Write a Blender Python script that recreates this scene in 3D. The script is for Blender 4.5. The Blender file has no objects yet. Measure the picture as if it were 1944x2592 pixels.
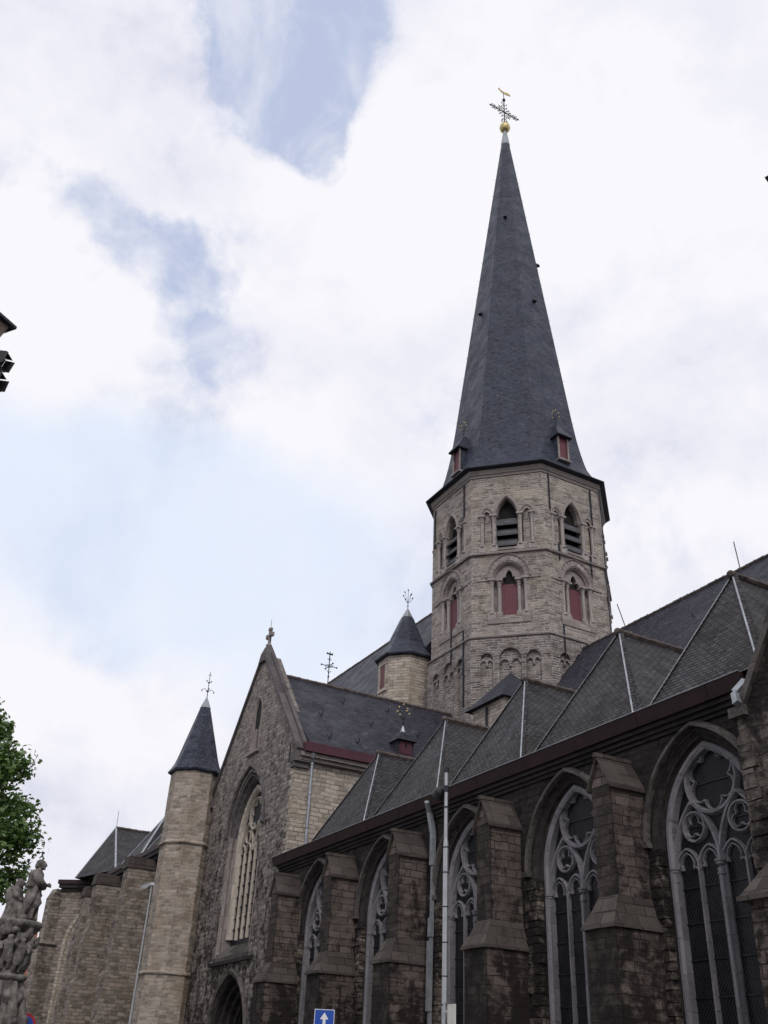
import bpy, math, random
from mathutils import Vector, Matrix, noise
from mathutils.geometry import tessellate_polygon
random.seed(7)
rad = math.radians
S = bpy.context.scene
COL = S.collection

# ------------------------------------------------------------------ camera
cam = bpy.data.cameras.new("camera")
cam.sensor_fit = 'VERTICAL'; cam.sensor_height = 36.0; cam.sensor_width = 27.0
cam.lens = 33.549; cam.clip_start = 0.1; cam.clip_end = 3000
camo = bpy.data.objects.new("camera", cam); COL.objects.link(camo)
def cam_matrix(pitch, roll, yaw, loc):
    p, r, y = rad(pitch), rad(roll), rad(yaw)
    F = Vector((-math.sin(y)*math.cos(p), math.cos(y)*math.cos(p), math.sin(p)))
    R0 = Vector((math.cos(y), math.sin(y), 0)); U0 = R0.cross(F)
    R1 = R0*math.cos(r) - U0*math.sin(r); U1 = U0*math.cos(r) + R0*math.sin(r)
    m = Matrix((R1, U1, -F)).transposed().to_4x4(); m.translation = Vector(loc)
    return m
camo.matrix_world = cam_matrix(31.154, -2.825, 62.267, (0, 0, 1.6))
S.camera = camo
S.view_settings.view_transform = 'Standard'; S.view_settings.look = 'None'
S.view_settings.exposure = 0.0; S.view_settings.gamma = 1.0
S.view_settings.use_curve_mapping = False

# ------------------------------------------------------------------ sky
SUN_EL, SUN_AZ = 42.0, -22.0      # azimuth measured from +X towards +Y
W = bpy.data.worlds.new("World"); S.world = W; W.use_nodes = True
nt = W.node_tree; nt.nodes.clear()
def nd(tree, t, **kw):
    n = tree.nodes.new(t)
    for k, v in kw.items(): setattr(n, k, v)
    return n
def setin(n, **kw):
    for k, v in kw.items(): n.inputs[k.replace('_', ' ')].default_value = v
L = nt.links.new
out = nd(nt, 'ShaderNodeOutputWorld')
sky = nd(nt, 'ShaderNodeTexSky', sky_type='NISHITA', sun_disc=False, sun_elevation=rad(SUN_EL),
         sun_rotation=rad(90 - SUN_AZ), air_density=1.0, dust_density=2.0, ozone_density=1.2)
bgs = nd(nt, 'ShaderNodeBackground'); bgs.inputs['Strength'].default_value = 0.13
tc = nd(nt, 'ShaderNodeTexCoord')
GEN = tc.outputs['Generated']
def wmath(op, a, b=None, c=None, clamp=False):
    n = nd(nt, 'ShaderNodeMath', operation=op, use_clamp=clamp)
    for i, x in enumerate((a, b, c)):
        if x is None: continue
        if isinstance(x, (int, float)): n.inputs[i].default_value = x
        else: L(x, n.inputs[i])
    return n.outputs[0]
def wnoise(scale, detail, rough, dist=0.0, off=(0, 0, 0), sc=(1, 1, 1)):
    mp = nd(nt, 'ShaderNodeMapping'); mp.inputs['Location'].default_value = off; mp.inputs['Scale'].default_value = sc
    L(GEN, mp.inputs['Vector'])
    n = nd(nt, 'ShaderNodeTexNoise'); L(mp.outputs[0], n.inputs['Vector'])
    setin(n, Scale=scale, Detail=detail, Roughness=rough, Distortion=dist)
    return n.outputs['Fac']
# wobble the direction so that the gaps between clouds get torn edges
wn = nd(nt, 'ShaderNodeTexNoise'); L(GEN, wn.inputs['Vector']); setin(wn, Scale=4.0, Detail=8.0, Roughness=0.62)
ws = nd(nt, 'ShaderNodeVectorMath', operation='SUBTRACT'); L(wn.outputs['Color'], ws.inputs[0]); ws.inputs[1].default_value = (.5, .5, .5)
wc = nd(nt, 'ShaderNodeVectorMath', operation='SCALE'); L(ws.outputs[0], wc.inputs[0]); wc.inputs['Scale'].default_value = 0.20
wa = nd(nt, 'ShaderNodeVectorMath', operation='ADD'); L(GEN, wa.inputs[0]); L(wc.outputs[0], wa.inputs[1])
wnm = nd(nt, 'ShaderNodeVectorMath', operation='NORMALIZE'); L(wa.outputs[0], wnm.inputs[0])
WDIR = wnm.outputs[0]
def blob(d, ang, w):
    v = Vector(d).normalized()
    n = nd(nt, 'ShaderNodeVectorMath', operation='DOT_PRODUCT'); L(WDIR, n.inputs[0]); n.inputs[1].default_value = v
    m = nd(nt, 'ShaderNodeMapRange', interpolation_type='SMOOTHSTEP')
    L(n.outputs['Value'], m.inputs['Value'])
    setin(m, From_Min=math.cos(rad(ang)), From_Max=1.0, To_Min=0.0, To_Max=w)
    return m.outputs['Result']
def total(lst):
    r = lst[0]
    for x in lst[1:]: r = wmath('ADD', r, x)
    return r
holes = total([blob((-.4885, .1195, .8643), 7, .34), blob((-.5343, .1512, .8317), 6, .34), blob((-.5723, .1629, .8037), 5, .34),
    blob((-.5814, .2021, .7881), 4, .3), blob((-.57, .1284, .8116), 3.5, .25), blob((-.6911, -.01, .7227), 4, .16),
    blob((-.7003, .039, .7127), 3.2, .20), blob((-.7189, .0835, .6901), 3, .24), blob((-.7347, .133, .6652), 3, .24), blob((-.52, .20, .83), 6, .26), blob((-.50, .07, .862), 6, .24), blob((-.60, .21, .77), 3.5, .3),
    blob((-.75, .1804, .6364), 3, .24), blob((-.8695, .156, .4686), 12, .05), blob((-.3932, .5807, .7129), 4, .18)])
fill = total([blob((-.4387, .4358, .7859), 14, .3), blob((-.6576, .1228, .7432), 3.5, .3), blob((-.6452, .2932, .7055), 10, .25),
    blob((-.6194, -.0288, .7846), 7, .35), blob((-.9642, .177, .1973), 9, .35), blob((-.7652, .0745, .6395), 4, .1), blob((-.742, -.0096, .6703), 4, .25)])
def cumulus(off):
    mp = nd(nt, 'ShaderNodeVectorMath', operation='ADD'); L(GEN, mp.inputs[0]); mp.inputs[1].default_value = off
    n = nd(nt, 'ShaderNodeTexNoise'); L(mp.outputs[0], n.inputs['Vector']); setin(n, Scale=3.6, Detail=12.0, Roughness=0.60, Distortion=0.25)
    return n.outputs['Fac']
N0, N1 = cumulus((0, 0, 0)), cumulus((.028, -.012, .040))
cover = wmath('MULTIPLY', wmath('SUBTRACT', N0, .5), 2.2)
cover = wmath('SUBTRACT', wmath('ADD', wmath('ADD', cover, .40), fill), holes)
cmask = nd(nt, 'ShaderNodeMapRange', interpolation_type='SMOOTHSTEP'); L(cover, cmask.inputs['Value'])
setin(cmask, From_Min=-0.22, From_Max=0.36, To_Min=0.0, To_Max=1.0)
wisp = nd(nt, 'ShaderNodeMapRange', interpolation_type='SMOOTHSTEP'); L(wnoise(6, 10, .62, .9, off=(4, 2, 6), sc=(1, 1, 1.6)), wisp.inputs['Value'])
setin(wisp, From_Min=0.40, From_Max=0.68, To_Min=0.08, To_Max=0.62)
cfac = wmath('MAXIMUM', cmask.outputs['Result'], wisp.outputs['Result'])
# light and dark inside the cloud
shade = wmath('ADD', wnoise(3.0, 8, .55, .2, off=(3.1, 1.7, .4), sc=(1, 1, 1.7)), wmath('MULTIPLY', wmath('SUBTRACT', N0, N1), 1.15))
shade = wmath('SUBTRACT', shade, total([blob((-.3631, .4451, .8186), 9, .20), blob((-.5273, .6384, .5606), 8, -.06), blob((-.9491, .1927, .2491), 7, .12), blob((-.70, .34, .63), 6, .05)]))
shade = wmath('ADD', shade, total([blob((-.4387, .4358, .7859), 10, .22), blob((-.7652, .0745, .6395), 8, .2), blob((-.742, -.0096, .6703), 8, .15), blob((-.5852, .3, .755), 7, .15)]))
shade = wmath('ADD', shade, total([blob((-.8695, .156, .4686), 13, .18), blob((-.8561, .2836, .432), 13, .15)]))
ramp = nd(nt, 'ShaderNodeValToRGB'); L(shade, ramp.inputs[0])
cr = ramp.color_ramp
cr.elements[0].position = .16; cr.elements[0].color = (.62, .64, .77, 1)
cr.elements[1].position = .63; cr.elements[1].color = (.95, .94, .985, 1)
e = cr.elements.new(.40); e.color = (.84, .84, .93, 1)
bgc = nd(nt, 'ShaderNodeBackground'); L(ramp.outputs[0], bgc.inputs['Color']); bgc.inputs['Strength'].default_value = 1.0
# thin high veil that pales the blue
veil = nd(nt, 'ShaderNodeBackground'); veil.inputs['Color'].default_value = (.60, .69, .93, 1); veil.inputs['Strength'].default_value = 0.98
mv = nd(nt, 'ShaderNodeMixShader'); mv.inputs[0].default_value = .74
L(sky.outputs[0], bgs.inputs['Color']); L(bgs.outputs[0], mv.inputs[1]); L(veil.outputs[0], mv.inputs[2])
mw = nd(nt, 'ShaderNodeMixShader'); L(cfac, mw.inputs[0]); L(mv.outputs[0], mw.inputs[1]); L(bgc.outputs[0], mw.inputs[2])
thin = nd(nt, 'ShaderNodeBackground'); thin.inputs['Color'].default_value = (.74, .83, .985, 1)     # thin milky high cloud low in the west
tf = wmath('SUBTRACT', total([blob((-.8695, .156, .4686), 11, .85), blob((-.8561, .2836, .432), 11, .75), blob((-.84, .04, .54), 8, .6), blob((-.8024, .3926, .4495), 9, .35)]), total([blob((-.7652, .0745, .6395), 8, .8), blob((-.9491, .1927, .2491), 9, .5), blob((-.72, .22, .655), 8, .6)]))
tf = wmath('MULTIPLY', wmath('MINIMUM', tf, .80), wmath('ADD', .45, wmath('MULTIPLY', wnoise(5, 9, .62, .4, off=(1, 1, 7)), .95)), None, True)
mt = nd(nt, 'ShaderNodeMixShader'); L(tf, mt.inputs[0]); L(mw.outputs[0], mt.inputs[1]); L(thin.outputs[0], mt.inputs[2])
L(mt.outputs[0], out.inputs['Surface'])

# ------------------------------------------------------------------ sun behind thin cloud
sl = bpy.data.lights.new("sun", 'SUN'); sl.energy = 1.15; sl.angle = rad(14); sl.color = (1.0, .95, .88)
so = bpy.data.objects.new("sun", sl); COL.objects.link(so)
sd = Vector((math.cos(rad(SUN_AZ))*math.cos(rad(SUN_EL)), math.sin(rad(SUN_AZ))*math.cos(rad(SUN_EL)), math.sin(rad(SUN_EL))))
so.rotation_euler = sd.to_track_quat('Z', 'Y').to_euler(); so.location = (20, -20, 60)

# ------------------------------------------------------------------ materials
def new_mat(name):
    m = bpy.data.materials.new(name); m.use_nodes = True; t = m.node_tree; t.nodes.clear()
    o = nd(t, 'ShaderNodeOutputMaterial'); b = nd(t, 'ShaderNodeBsdfPrincipled'); t.links.new(b.outputs[0], o.inputs[0])
    return m, t, b
class N:
    def __init__(s, t): s.t = t; s.l = t.links.new
    def put(s, x, i):
        if isinstance(x, (int, float, tuple)): i.default_value = x if not (isinstance(x, tuple) and len(x) == 3 and i.type == 'RGBA') else (*x, 1)
        else: s.l(x, i)
    def math(s, op, a, b=0.0, clamp=False):
        n = nd(s.t, 'ShaderNodeMath', operation=op, use_clamp=clamp); s.put(a, n.inputs[0]); s.put(b, n.inputs[1]); return n.outputs[0]
    def noise(s, v, scale, detail=3, rough=.5, dist=0, color=False, dims='3D'):
        n = nd(s.t, 'ShaderNodeTexNoise', noise_dimensions=dims); s.l(v, n.inputs['Vector']); setin(n, Scale=scale, Detail=detail, Roughness=rough, Distortion=dist)
        return n.outputs['Color' if color else 'Fac']
    def map(s, v, loc=(0, 0, 0), sc=(1, 1, 1), rot=(0, 0, 0)):
        n = nd(s.t, 'ShaderNodeMapping'); s.l(v, n.inputs['Vector']); n.inputs['Location'].default_value = loc; n.inputs['Scale'].default_value = sc; n.inputs['Rotation'].default_value = rot
        return n.outputs[0]
    def rng(s, v, a, b, c=0.0, d=1.0):
        n = nd(s.t, 'ShaderNodeMapRange', interpolation_type='SMOOTHSTEP'); s.l(v, n.inputs['Value']); setin(n, From_Min=a, From_Max=b, To_Min=c, To_Max=d); return n.outputs['Result']
    def mix(s, f, a, b, mode='MIX'):
        n = nd(s.t, 'ShaderNodeMix', data_type='RGBA', blend_type=mode); s.put(f, n.inputs[0]); s.put(a, n.inputs[6]); s.put(b, n.inputs[7]); return n.outputs[2]
    def vadd(s, a, b, k):
        n1 = nd(s.t, 'ShaderNodeVectorMath', operation='SUBTRACT'); s.l(b, n1.inputs[0]); n1.inputs[1].default_value = (.5, .5, .5)
        n2 = nd(s.t, 'ShaderNodeVectorMath', operation='MULTIPLY'); s.l(n1.outputs[0], n2.inputs[0]); n2.inputs[1].default_value = k
        n3 = nd(s.t, 'ShaderNodeVectorMath', operation='ADD'); s.l(a, n3.inputs[0]); s.l(n2.outputs[0], n3.inputs[1]); return n3.outputs[0]
    def bump(s, h, dist, strength=1.0, prev=None):
        n = nd(s.t, 'ShaderNodeBump'); s.l(h, n.inputs['Height']); n.inputs['Distance'].default_value = dist; n.inputs['Strength'].default_value = strength
        if prev is not None: s.l(prev, n.inputs['Normal'])
        return n.outputs[0]
def stone(name, dark, light, mortar, row=.18, width=.5, wobble=.05, soot=(.7, .9), sootcol=(.018, .016, .016), rough_stone=.03,
          warm=None, warmth=0.0, mort=.016, grime_scale=.7, patch=None, zgrime=None, warp=.8, sat=.78, tint=(1.03, .985, .985)):
    """Coursed masonry: uneven courses, each stone its own tone, pitted faces and weather stains."""
    m, t, b = new_mat(name); n = N(t)
    uv = nd(t, 'ShaderNodeUVMap').outputs[0]; pos = nd(t, 'ShaderNodeTexCoord').outputs['Object']
    oi = nd(t, 'ShaderNodeObjectInfo'); pa = nd(t, 'ShaderNodeVectorMath', operation='ADD'); t.links.new(pos, pa.inputs[0]); t.links.new(oi.outputs['Location'], pa.inputs[1]); pos = pa.outputs[0]
    us = nd(t, 'ShaderNodeVectorMath', operation='ADD'); t.links.new(uv, us.inputs[0]); t.links.new(oi.outputs['Location'], us.inputs[1]); uv = us.outputs[0]
    uw = n.vadd(uv, n.noise(uv, 1.1, 2, color=True), (.08, row*warp, 0))      # course heights wander
    uw = n.vadd(uw, n.noise(uv, 6.0, 3, color=True), (wobble, wobble, 0))     # rough edges
    br = nd(t, 'ShaderNodeTexBrick', offset=.5, offset_frequency=2, squash=1.35, squash_frequency=3)
    t.links.new(uw, br.inputs['Vector'])
    setin(br, Color1=(0, 0, 0, 1), Color2=(1, 1, 1, 1), Mortar=(0.5, .5, .5, 1), Scale=1.0, Mortar_Size=mort, Mortar_Smooth=.35, Bias=0.0, Brick_Width=width, Row_Height=row)
    sep = nd(t, 'ShaderNodeSeparateColor'); t.links.new(br.outputs['Color'], sep.inputs[0])
    tone = n.math('ADD', n.math('MULTIPLY', sep.outputs[0], .40), n.math('MULTIPLY', n.noise(uw, 2.6, 6, .72), .92))
    tone = n.rng(tone, .25, .95)
    col = n.mix(tone, dark, light)
    if warm: col = n.mix(n.rng(n.noise(pos, .9, 4, .6), .48, .68, 0, warmth), col, warm)
    col = n.mix(n.math('MULTIPLY', br.outputs['Fac'], n.rng(n.noise(uv, 1.7, 4, .6), .35, .6)), col, mortar)
    fine = n.noise(uv, 24, 5, .7)
    col = n.mix(.85, col, n.mix(fine, (.45, .45, .45), (1.35, 1.35, 1.35)), 'MULTIPLY')
    if patch: col = n.mix(n.rng(n.noise(pos, .55, 5, .55, .4), .55, .62, 0, 1), col, n.mix(tone, patch[0], patch[1]))
    # soot and rain stains
    st = n.noise(n.map(pos, sc=(1, 1, .55)), grime_scale, 7, .68, .5)
    st2 = n.noise(n.map(uv, sc=(1.6, 3.2, 1)), 2.1, 4, .7)
    sf = n.math('ADD', n.math('MULTIPLY', st, .62), n.math('MULTIPLY', st2, .38))
    if zgrime:                                               # soot has settled thickest low on this wall
        sz = nd(t, 'ShaderNodeSeparateXYZ'); t.links.new(pos, sz.inputs[0])
        sf = n.math('ADD', sf, n.math('MULTIPLY', n.math('SUBTRACT', zgrime[0], sz.outputs[2]), zgrime[1]))
    sf = n.rng(sf, soot[0], soot[1])
    col = n.mix(sf, col, sootcol)
    hs = nd(t, 'ShaderNodeHueSaturation'); hs.inputs['Saturation'].default_value = sat; t.links.new(col, hs.inputs['Color']); col = n.mix(1.0, hs.outputs[0], tint, 'MULTIPLY')
    t.links.new(col, b.inputs['Base Color'])
    setin(b, Roughness=.92); b.inputs['Specular IOR Level'].default_value = .2
    h = n.math('SUBTRACT', n.math('MULTIPLY', n.noise(uv, 7, 6, .65), 1.0), n.math('MULTIPLY', br.outputs['Fac'], .9))
    t.links.new(n.bump(h, rough_stone), b.inputs['Normal'])
    return m
def plain(name, c, rough=.6, metal=0.0, var=.25, scale=4.0, bump=.0, spec=.4, c2=None):
    m, t, b = new_mat(name); n = N(t); pos = nd(t, 'ShaderNodeTexCoord').outputs['Object']
    f = n.noise(pos, scale, 5, .65)
    a = tuple(x*(1-var) for x in c); d = c2 or tuple(min(1, x*(1+var)) for x in c)
    t.links.new(n.mix(n.rng(f, .3, .7), a, d), b.inputs['Base Color'])
    setin(b, Roughness=rough, Metallic=metal); b.inputs['Specular IOR Level'].default_value = spec
    if bump: t.links.new(n.bump(n.noise(pos, scale*3, 6, .6), bump), b.inputs['Normal'])
    return m
def slate(name, c1, c2, row=.13, width=.22, moss=0.0, rough=.5, mosscol=(.06, .06, .035), joint=.012):
    m, t, b = new_mat(name); n = N(t); uv = nd(t, 'ShaderNodeUVMap').outputs[0]; pos = nd(t, 'ShaderNodeTexCoord').outputs['Object']
    uw = n.vadd(uv, n.noise(uv, .8, 2, color=True), (.05, .10, 0)); uw = n.vadd(uw, n.noise(uv, 9, 2, color=True), (.02, .025, 0))
    br = nd(t, 'ShaderNodeTexBrick', offset=.5); t.links.new(uw, br.inputs['Vector'])
    setin(br, Color1=(0, 0, 0, 1), Color2=(1, 1, 1, 1), Mortar=(0, 0, 0, 1), Scale=1.0, Mortar_Size=joint, Mortar_Smooth=.2, Bias=0.0, Brick_Width=width, Row_Height=row)
    sep = nd(t, 'ShaderNodeSeparateColor'); t.links.new(br.outputs['Color'], sep.inputs[0])
    tone = n.rng(n.math('ADD', n.math('MULTIPLY', sep.outputs[0], .5), n.math('MULTIPLY', n.noise(pos, .8, 5, .7), .8)), .3, 1.0)
    col = n.mix(tone, c1, c2)
    col = n.mix(n.rng(n.noise(n.map(pos, sc=(1, 1, .35)), 1.6, 7, .72, .4), .50, .72, 0, .32), col, tuple(x*1.6 for x in c2))
    col = n.mix(n.math('MULTIPLY', n.math('GREATER_THAN', sep.outputs[0], .97), .30), col, (.13, .13, .135))      # odd replaced slates
    col = n.mix(n.math('MULTIPLY', n.math('LESS_THAN', sep.outputs[0], .05), .35), col, (.012, .012, .015))
    if moss: col = n.mix(n.rng(n.noise(pos, .6, 5, .65, .3), .45, .7, 0, moss), col, mosscol)
    col = n.mix(n.math('MULTIPLY', br.outputs['Fac'], .8), col, (.012, .012, .014))
    t.links.new(col, b.inputs['Base Color'])
    t.links.new(n.rng(n.noise(pos, 1.3, 4, .6), .3, .7, rough-.08, rough+.15), b.inputs['Roughness'])
    b.inputs['Specular IOR Level'].default_value = .16
    # each course tilts outwards: saw-tooth height along the slope
    sx = nd(t, 'ShaderNodeSeparateXYZ'); t.links.new(uw, sx.inputs[0])
    saw = n.math('SUBTRACT', 1.0, n.math('FRACT', n.math('DIVIDE', sx.outputs[1], row)))
    h = n.math('ADD', n.math('MULTIPLY', saw, .8), n.math('MULTIPLY', sep.outputs[0], .5))
    sag = n.bump(n.noise(pos, .55, 3, .6), .28)                 # boards sag between the rafters
    t.links.new(n.bump(h, .014, 1.0, sag), b.inputs['Normal'])
    return m
M = {}
M['tower'] = stone('tower_rubble_stone', (.098, .084, .077), (.38, .335, .30), (.52, .49, .47), row=.135, width=.46, soot=(.54, .72), sootcol=(.035, .03, .027),
                   warm=(.30, .235, .17), warmth=.55, rough_stone=.08, mort=.02, tint=(1.10, 1.075, 1.06), patch=((.20, .17, .14), (.44, .385, .33)))
M['tower_low'] = stone('tower_base_stone', (.072, .062, .058), (.30, .265, .24), (.50, .47, .45), row=.12, width=.42, soot=(.56, .74), sootcol=(.035, .03, .027), rough_stone=.07, mort=.022, tint=(1.08, 1.06, 1.05))
M['dressed'] = stone('dressed_stone', (.185, .165, .155), (.32, .288, .27), (.16, .15, .14), row=.45, width=.7, wobble=.01, soot=(.62, .85), sootcol=(.05, .045, .04), rough_stone=.012, mort=.008)
M['shaft'] = stone('pale_shaft_stone', (.24, .222, .21), (.40, .37, .35), (.2, .18, .17), row=.9, width=.9, wobble=.005, soot=(.62, .85), sootcol=(.06, .052, .048), rough_stone=.01, mort=.006)
M['cornice'] = stone('cornice_stone', (.18, .165, .152), (.265, .242, .225), (.14, .13, .12), row=.5, width=1.1, wobble=.01, soot=(.6, .85), sootcol=(.05, .045, .04), rough_stone=.01, mort=.006)
M['cream'] = stone('cream_sandstone', (.25, .22, .18), (.54, .49, .41), (.20, .18, .15), row=.16, width=.38, soot=(.60, .82), sootcol=(.10, .07, .045), warm=(.42, .34, .22), warmth=.45, sat=.82, rough_stone=.025)
M['turret'] = stone('turret_sandstone', (.19, .155, .12), (.50, .43, .34), (.50, .46, .40), row=.14, width=.32, soot=(.54, .74), sootcol=(.085, .055, .035), warm=(.29, .20, .11), warmth=.7, rough_stone=.035, grime_scale=1.3, sat=.72)
M['gable'] = stone('gable_rough_stone', (.12, .11, .10), (.42, .385, .34), (.27, .25, .23), row=.17, width=.36, wobble=.13, soot=(.45, .60), sootcol=(.040, .035, .033), rough_stone=.15, grime_scale=3.4, mort=.028, zgrime=(8.0, .010))
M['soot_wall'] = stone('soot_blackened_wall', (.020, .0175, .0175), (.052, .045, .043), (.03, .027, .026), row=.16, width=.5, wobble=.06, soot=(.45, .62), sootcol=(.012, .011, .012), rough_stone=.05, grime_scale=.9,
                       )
M['soot_lower'] = stone('soot_wall_pale_patches', (.05, .042, .036), (.30, .25, .20), (.10, .09, .08), row=.16, width=.34, wobble=.10, soot=(.40, .56), sootcol=(.020, .017, .017), rough_stone=.09, grime_scale=1.1)
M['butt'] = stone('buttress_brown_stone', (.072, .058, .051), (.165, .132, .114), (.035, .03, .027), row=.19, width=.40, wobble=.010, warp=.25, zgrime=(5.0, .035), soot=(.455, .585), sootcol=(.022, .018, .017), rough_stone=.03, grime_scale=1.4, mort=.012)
M['butt_front'] = stone('buttress_dark_front', (.034, .028, .026), (.080, .064, .056), (.03, .026, .024), row=.19, width=.40, wobble=.010, warp=.25, zgrime=(5.5, .030), soot=(.44, .60), sootcol=(.016, .014, .014), rough_stone=.04, grime_scale=1.4, mort=.012)  # buttress stone again, with a darker base colour for the front faces
M['butt_cap'] = stone('buttress_cap_stone', (.046, .039, .036), (.105, .090, .080), (.03, .026, .024), row=.30, width=.5, warp=.1, wobble=.01, soot=(.52, .75), sootcol=(.03, .027, .024), warm=(.082, .074, .054), warmth=.35, rough_stone=.012, mort=.012)
M['choir'] = stone('choir_buttress_stone', (.10, .088, .078), (.37, .32, .27), (.22, .20, .17), row=.16, width=.34, wobble=.05, soot=(.50, .68), sootcol=(.04, .034, .03), warm=(.26, .20, .12), warmth=.4, rough_stone=.045, grime_scale=1.0)
M['west'] = stone('west_block_stone', (.06, .052, .046), (.19, .165, .14), (.12, .10, .09), row=.26, width=.42, wobble=.10, soot=(.40, .56), sootcol=(.020, .017, .017), rough_stone=.12, grime_scale=1.6, mort=.03)
M['tracery'] = stone('blue_grey_tracery', (.125, .127, .145), (.24, .243, .268), (.10, .10, .105), row=.6, width=.9, wobble=.01, soot=(.58, .85), sootcol=(.045, .042, .045), rough_stone=.01, mort=.006)
M['tracery_pale'] = stone('pale_tracery', (.32, .29, .24), (.50, .46, .38), (.22, .2, .17), row=.6, width=.9, wobble=.01, soot=(.60, .85), sootcol=(.10, .085, .07), rough_stone=.01, mort=.006)
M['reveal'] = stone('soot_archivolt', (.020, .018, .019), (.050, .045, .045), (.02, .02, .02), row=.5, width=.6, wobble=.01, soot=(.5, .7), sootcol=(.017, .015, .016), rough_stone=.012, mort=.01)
M['hood'] = stone('worn_hood_stone', (.045, .041, .040), (.14, .128, .122), (.04, .04, .04), row=.6, width=.7, wobble=.01, soot=(.48, .68), sootcol=(.03, .027, .026), rough_stone=.012, mort=.008)
M['coping'] = stone('gable_coping_stone', (.065, .060, .063), (.14, .130, .134), (.05, .045, .045), row=.7, width=1.2, wobble=.01, soot=(.5, .75), sootcol=(.04, .036, .036), rough_stone=.012, mort=.008)
M['statue'] = plain('carved_grey_stone', (.165, .152, .142), rough=.95, var=.50, scale=3.5, bump=.03, spec=.1)
M['spire'] = slate('spire_slate', (.036, .041, .062), (.066, .075, .108), row=.11, width=.20, rough=.45)
M['slate'] = slate('transept_slate', (.025, .025, .036), (.050, .050, .068), row=.11, width=.20, rough=.55)
M['slate_old'] = slate('weathered_aisle_slate', (.030, .029, .032), (.084, .080, .085), row=.085, width=.17, moss=.55, rough=.6, joint=.016, mosscol=(.045, .042, .034))
M['lead'] = plain('lead', (.33, .35, .38), rough=.5, metal=.35, var=.25, scale=5)
M['leadtop'] = plain('lead_cap', (.30, .32, .34), rough=.45, metal=.4, var=.15, scale=3)
M['ridge'] = plain('ridge_tile', (.085, .068, .062), rough=.8, var=.45, scale=5, bump=.02)
M['gutter'] = plain('dark_red_gutter_board', (.022, .0075, .009), rough=.65, var=.35, scale=2.5)
M['gutter_red'] = plain('maroon_gutter_board', (.070, .019, .031), rough=.6, var=.2, scale=2)
M['shutter'] = None
M['dark'] = plain('dark_interior', (.010, .009, .010), rough=.9, var=.2)
M['louvre'] = plain('grey_louvre_board', (.085, .085, .095), rough=.7, var=.25, scale=3)
M['iron'] = plain('wrought_iron', (.020, .022, .032), rough=.55, metal=.3, var=.2)
M['gold'] = plain('gilding', (.52, .43, .22), rough=.55, metal=1.0, var=.15)
M['zinc'] = plain('zinc_pipe', (.30, .32, .35), rough=.45, metal=.4, var=.18, scale=4)
M['steel'] = plain('galvanised_steel', (.42, .43, .45), rough=.38, metal=.65, var=.12, scale=3)
M['black'] = plain('black_lamp_housing', (.018, .018, .022), rough=.45, var=.2)
M['white'] = plain('off_white_panel', (.62, .61, .57), rough=.5, var=.06)
M['signblue'] = plain('blue_sign_face', (.012, .075, .42), rough=.4, var=.05)
M['signred'] = plain('red_sign_face', (.50, .015, .03), rough=.4, var=.05)
M['signwhite'] = plain('white_sign_marking', (.80, .80, .82), rough=.4, var=.04)
M['trunk'] = plain('plane_tree_bark', (.12, .10, .075), rough=.95, var=.5, scale=3, bump=.05)
M['fascia'] = plain('grey_brown_fascia', (.24, .18, .15), rough=.7, var=.12, scale=2)
M['soffit'] = plain('dark_soffit', (.022, .016, .018), rough=.8, var=.2)
def mat_shutter():
    m, t, b = new_mat('maroon_planks'); n = N(t); uv = nd(t, 'ShaderNodeUVMap').outputs[0]
    sx = nd(t, 'ShaderNodeSeparateXYZ'); t.links.new(uv, sx.inputs[0])
    fr = n.math('FRACT', n.math('DIVIDE', sx.outputs[0], .13)); g = n.math('LESS_THAN', n.math('ABSOLUTE', n.math('SUBTRACT', fr, .5)), .06)
    c = n.mix(n.noise(uv, 3, 4), (.085, .016, .026), (.145, .032, .046)); c = n.mix(g, c, (.04, .01, .014))
    t.links.new(c, b.inputs['Base Color']); setin(b, Roughness=.6)
    return m
M['shutter'] = mat_shutter()
def mat_glass():
    """leaded panes behind protective wire netting: dark, with thin diagonal wires"""
    m, t, b = new_mat('leaded_glass_wire_netting'); n = N(t); uv = nd(t, 'ShaderNodeUVMap').outputs[0]
    sx = nd(t, 'ShaderNodeSeparateXYZ'); t.links.new(uv, sx.inputs[0])
    def line(a, k, w): return n.math('LESS_THAN', n.math('FRACT', n.math('DIVIDE', a, k)), w)
    d1 = line(n.math('ADD', sx.outputs[0], n.math('MULTIPLY', sx.outputs[1], .72)), .075, .17)
    d2 = line(n.math('SUBTRACT', sx.outputs[0], n.math('MULTIPLY', sx.outputs[1], .72)), .075, .07)
    wire = n.math('MAXIMUM', d1, d2)
    pane = n.mix(n.rng(n.noise(uv, 2.2, 3, .6), .35, .7), (.005, .005, .007), (.016, .016, .020))
    t.links.new(n.mix(wire, pane, (.045, .044, .050)), b.inputs['Base Color'])
    t.links.new(n.math('ADD', n.math('MULTIPLY', wire, .3), .32), b.inputs['Roughness']); b.inputs['Specular IOR Level'].default_value = .12
    t.links.new(n.bump(n.noise(uv, 5, 3), .02), b.inputs['Normal'])
    return m
M['glass'] = mat_glass()
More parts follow.
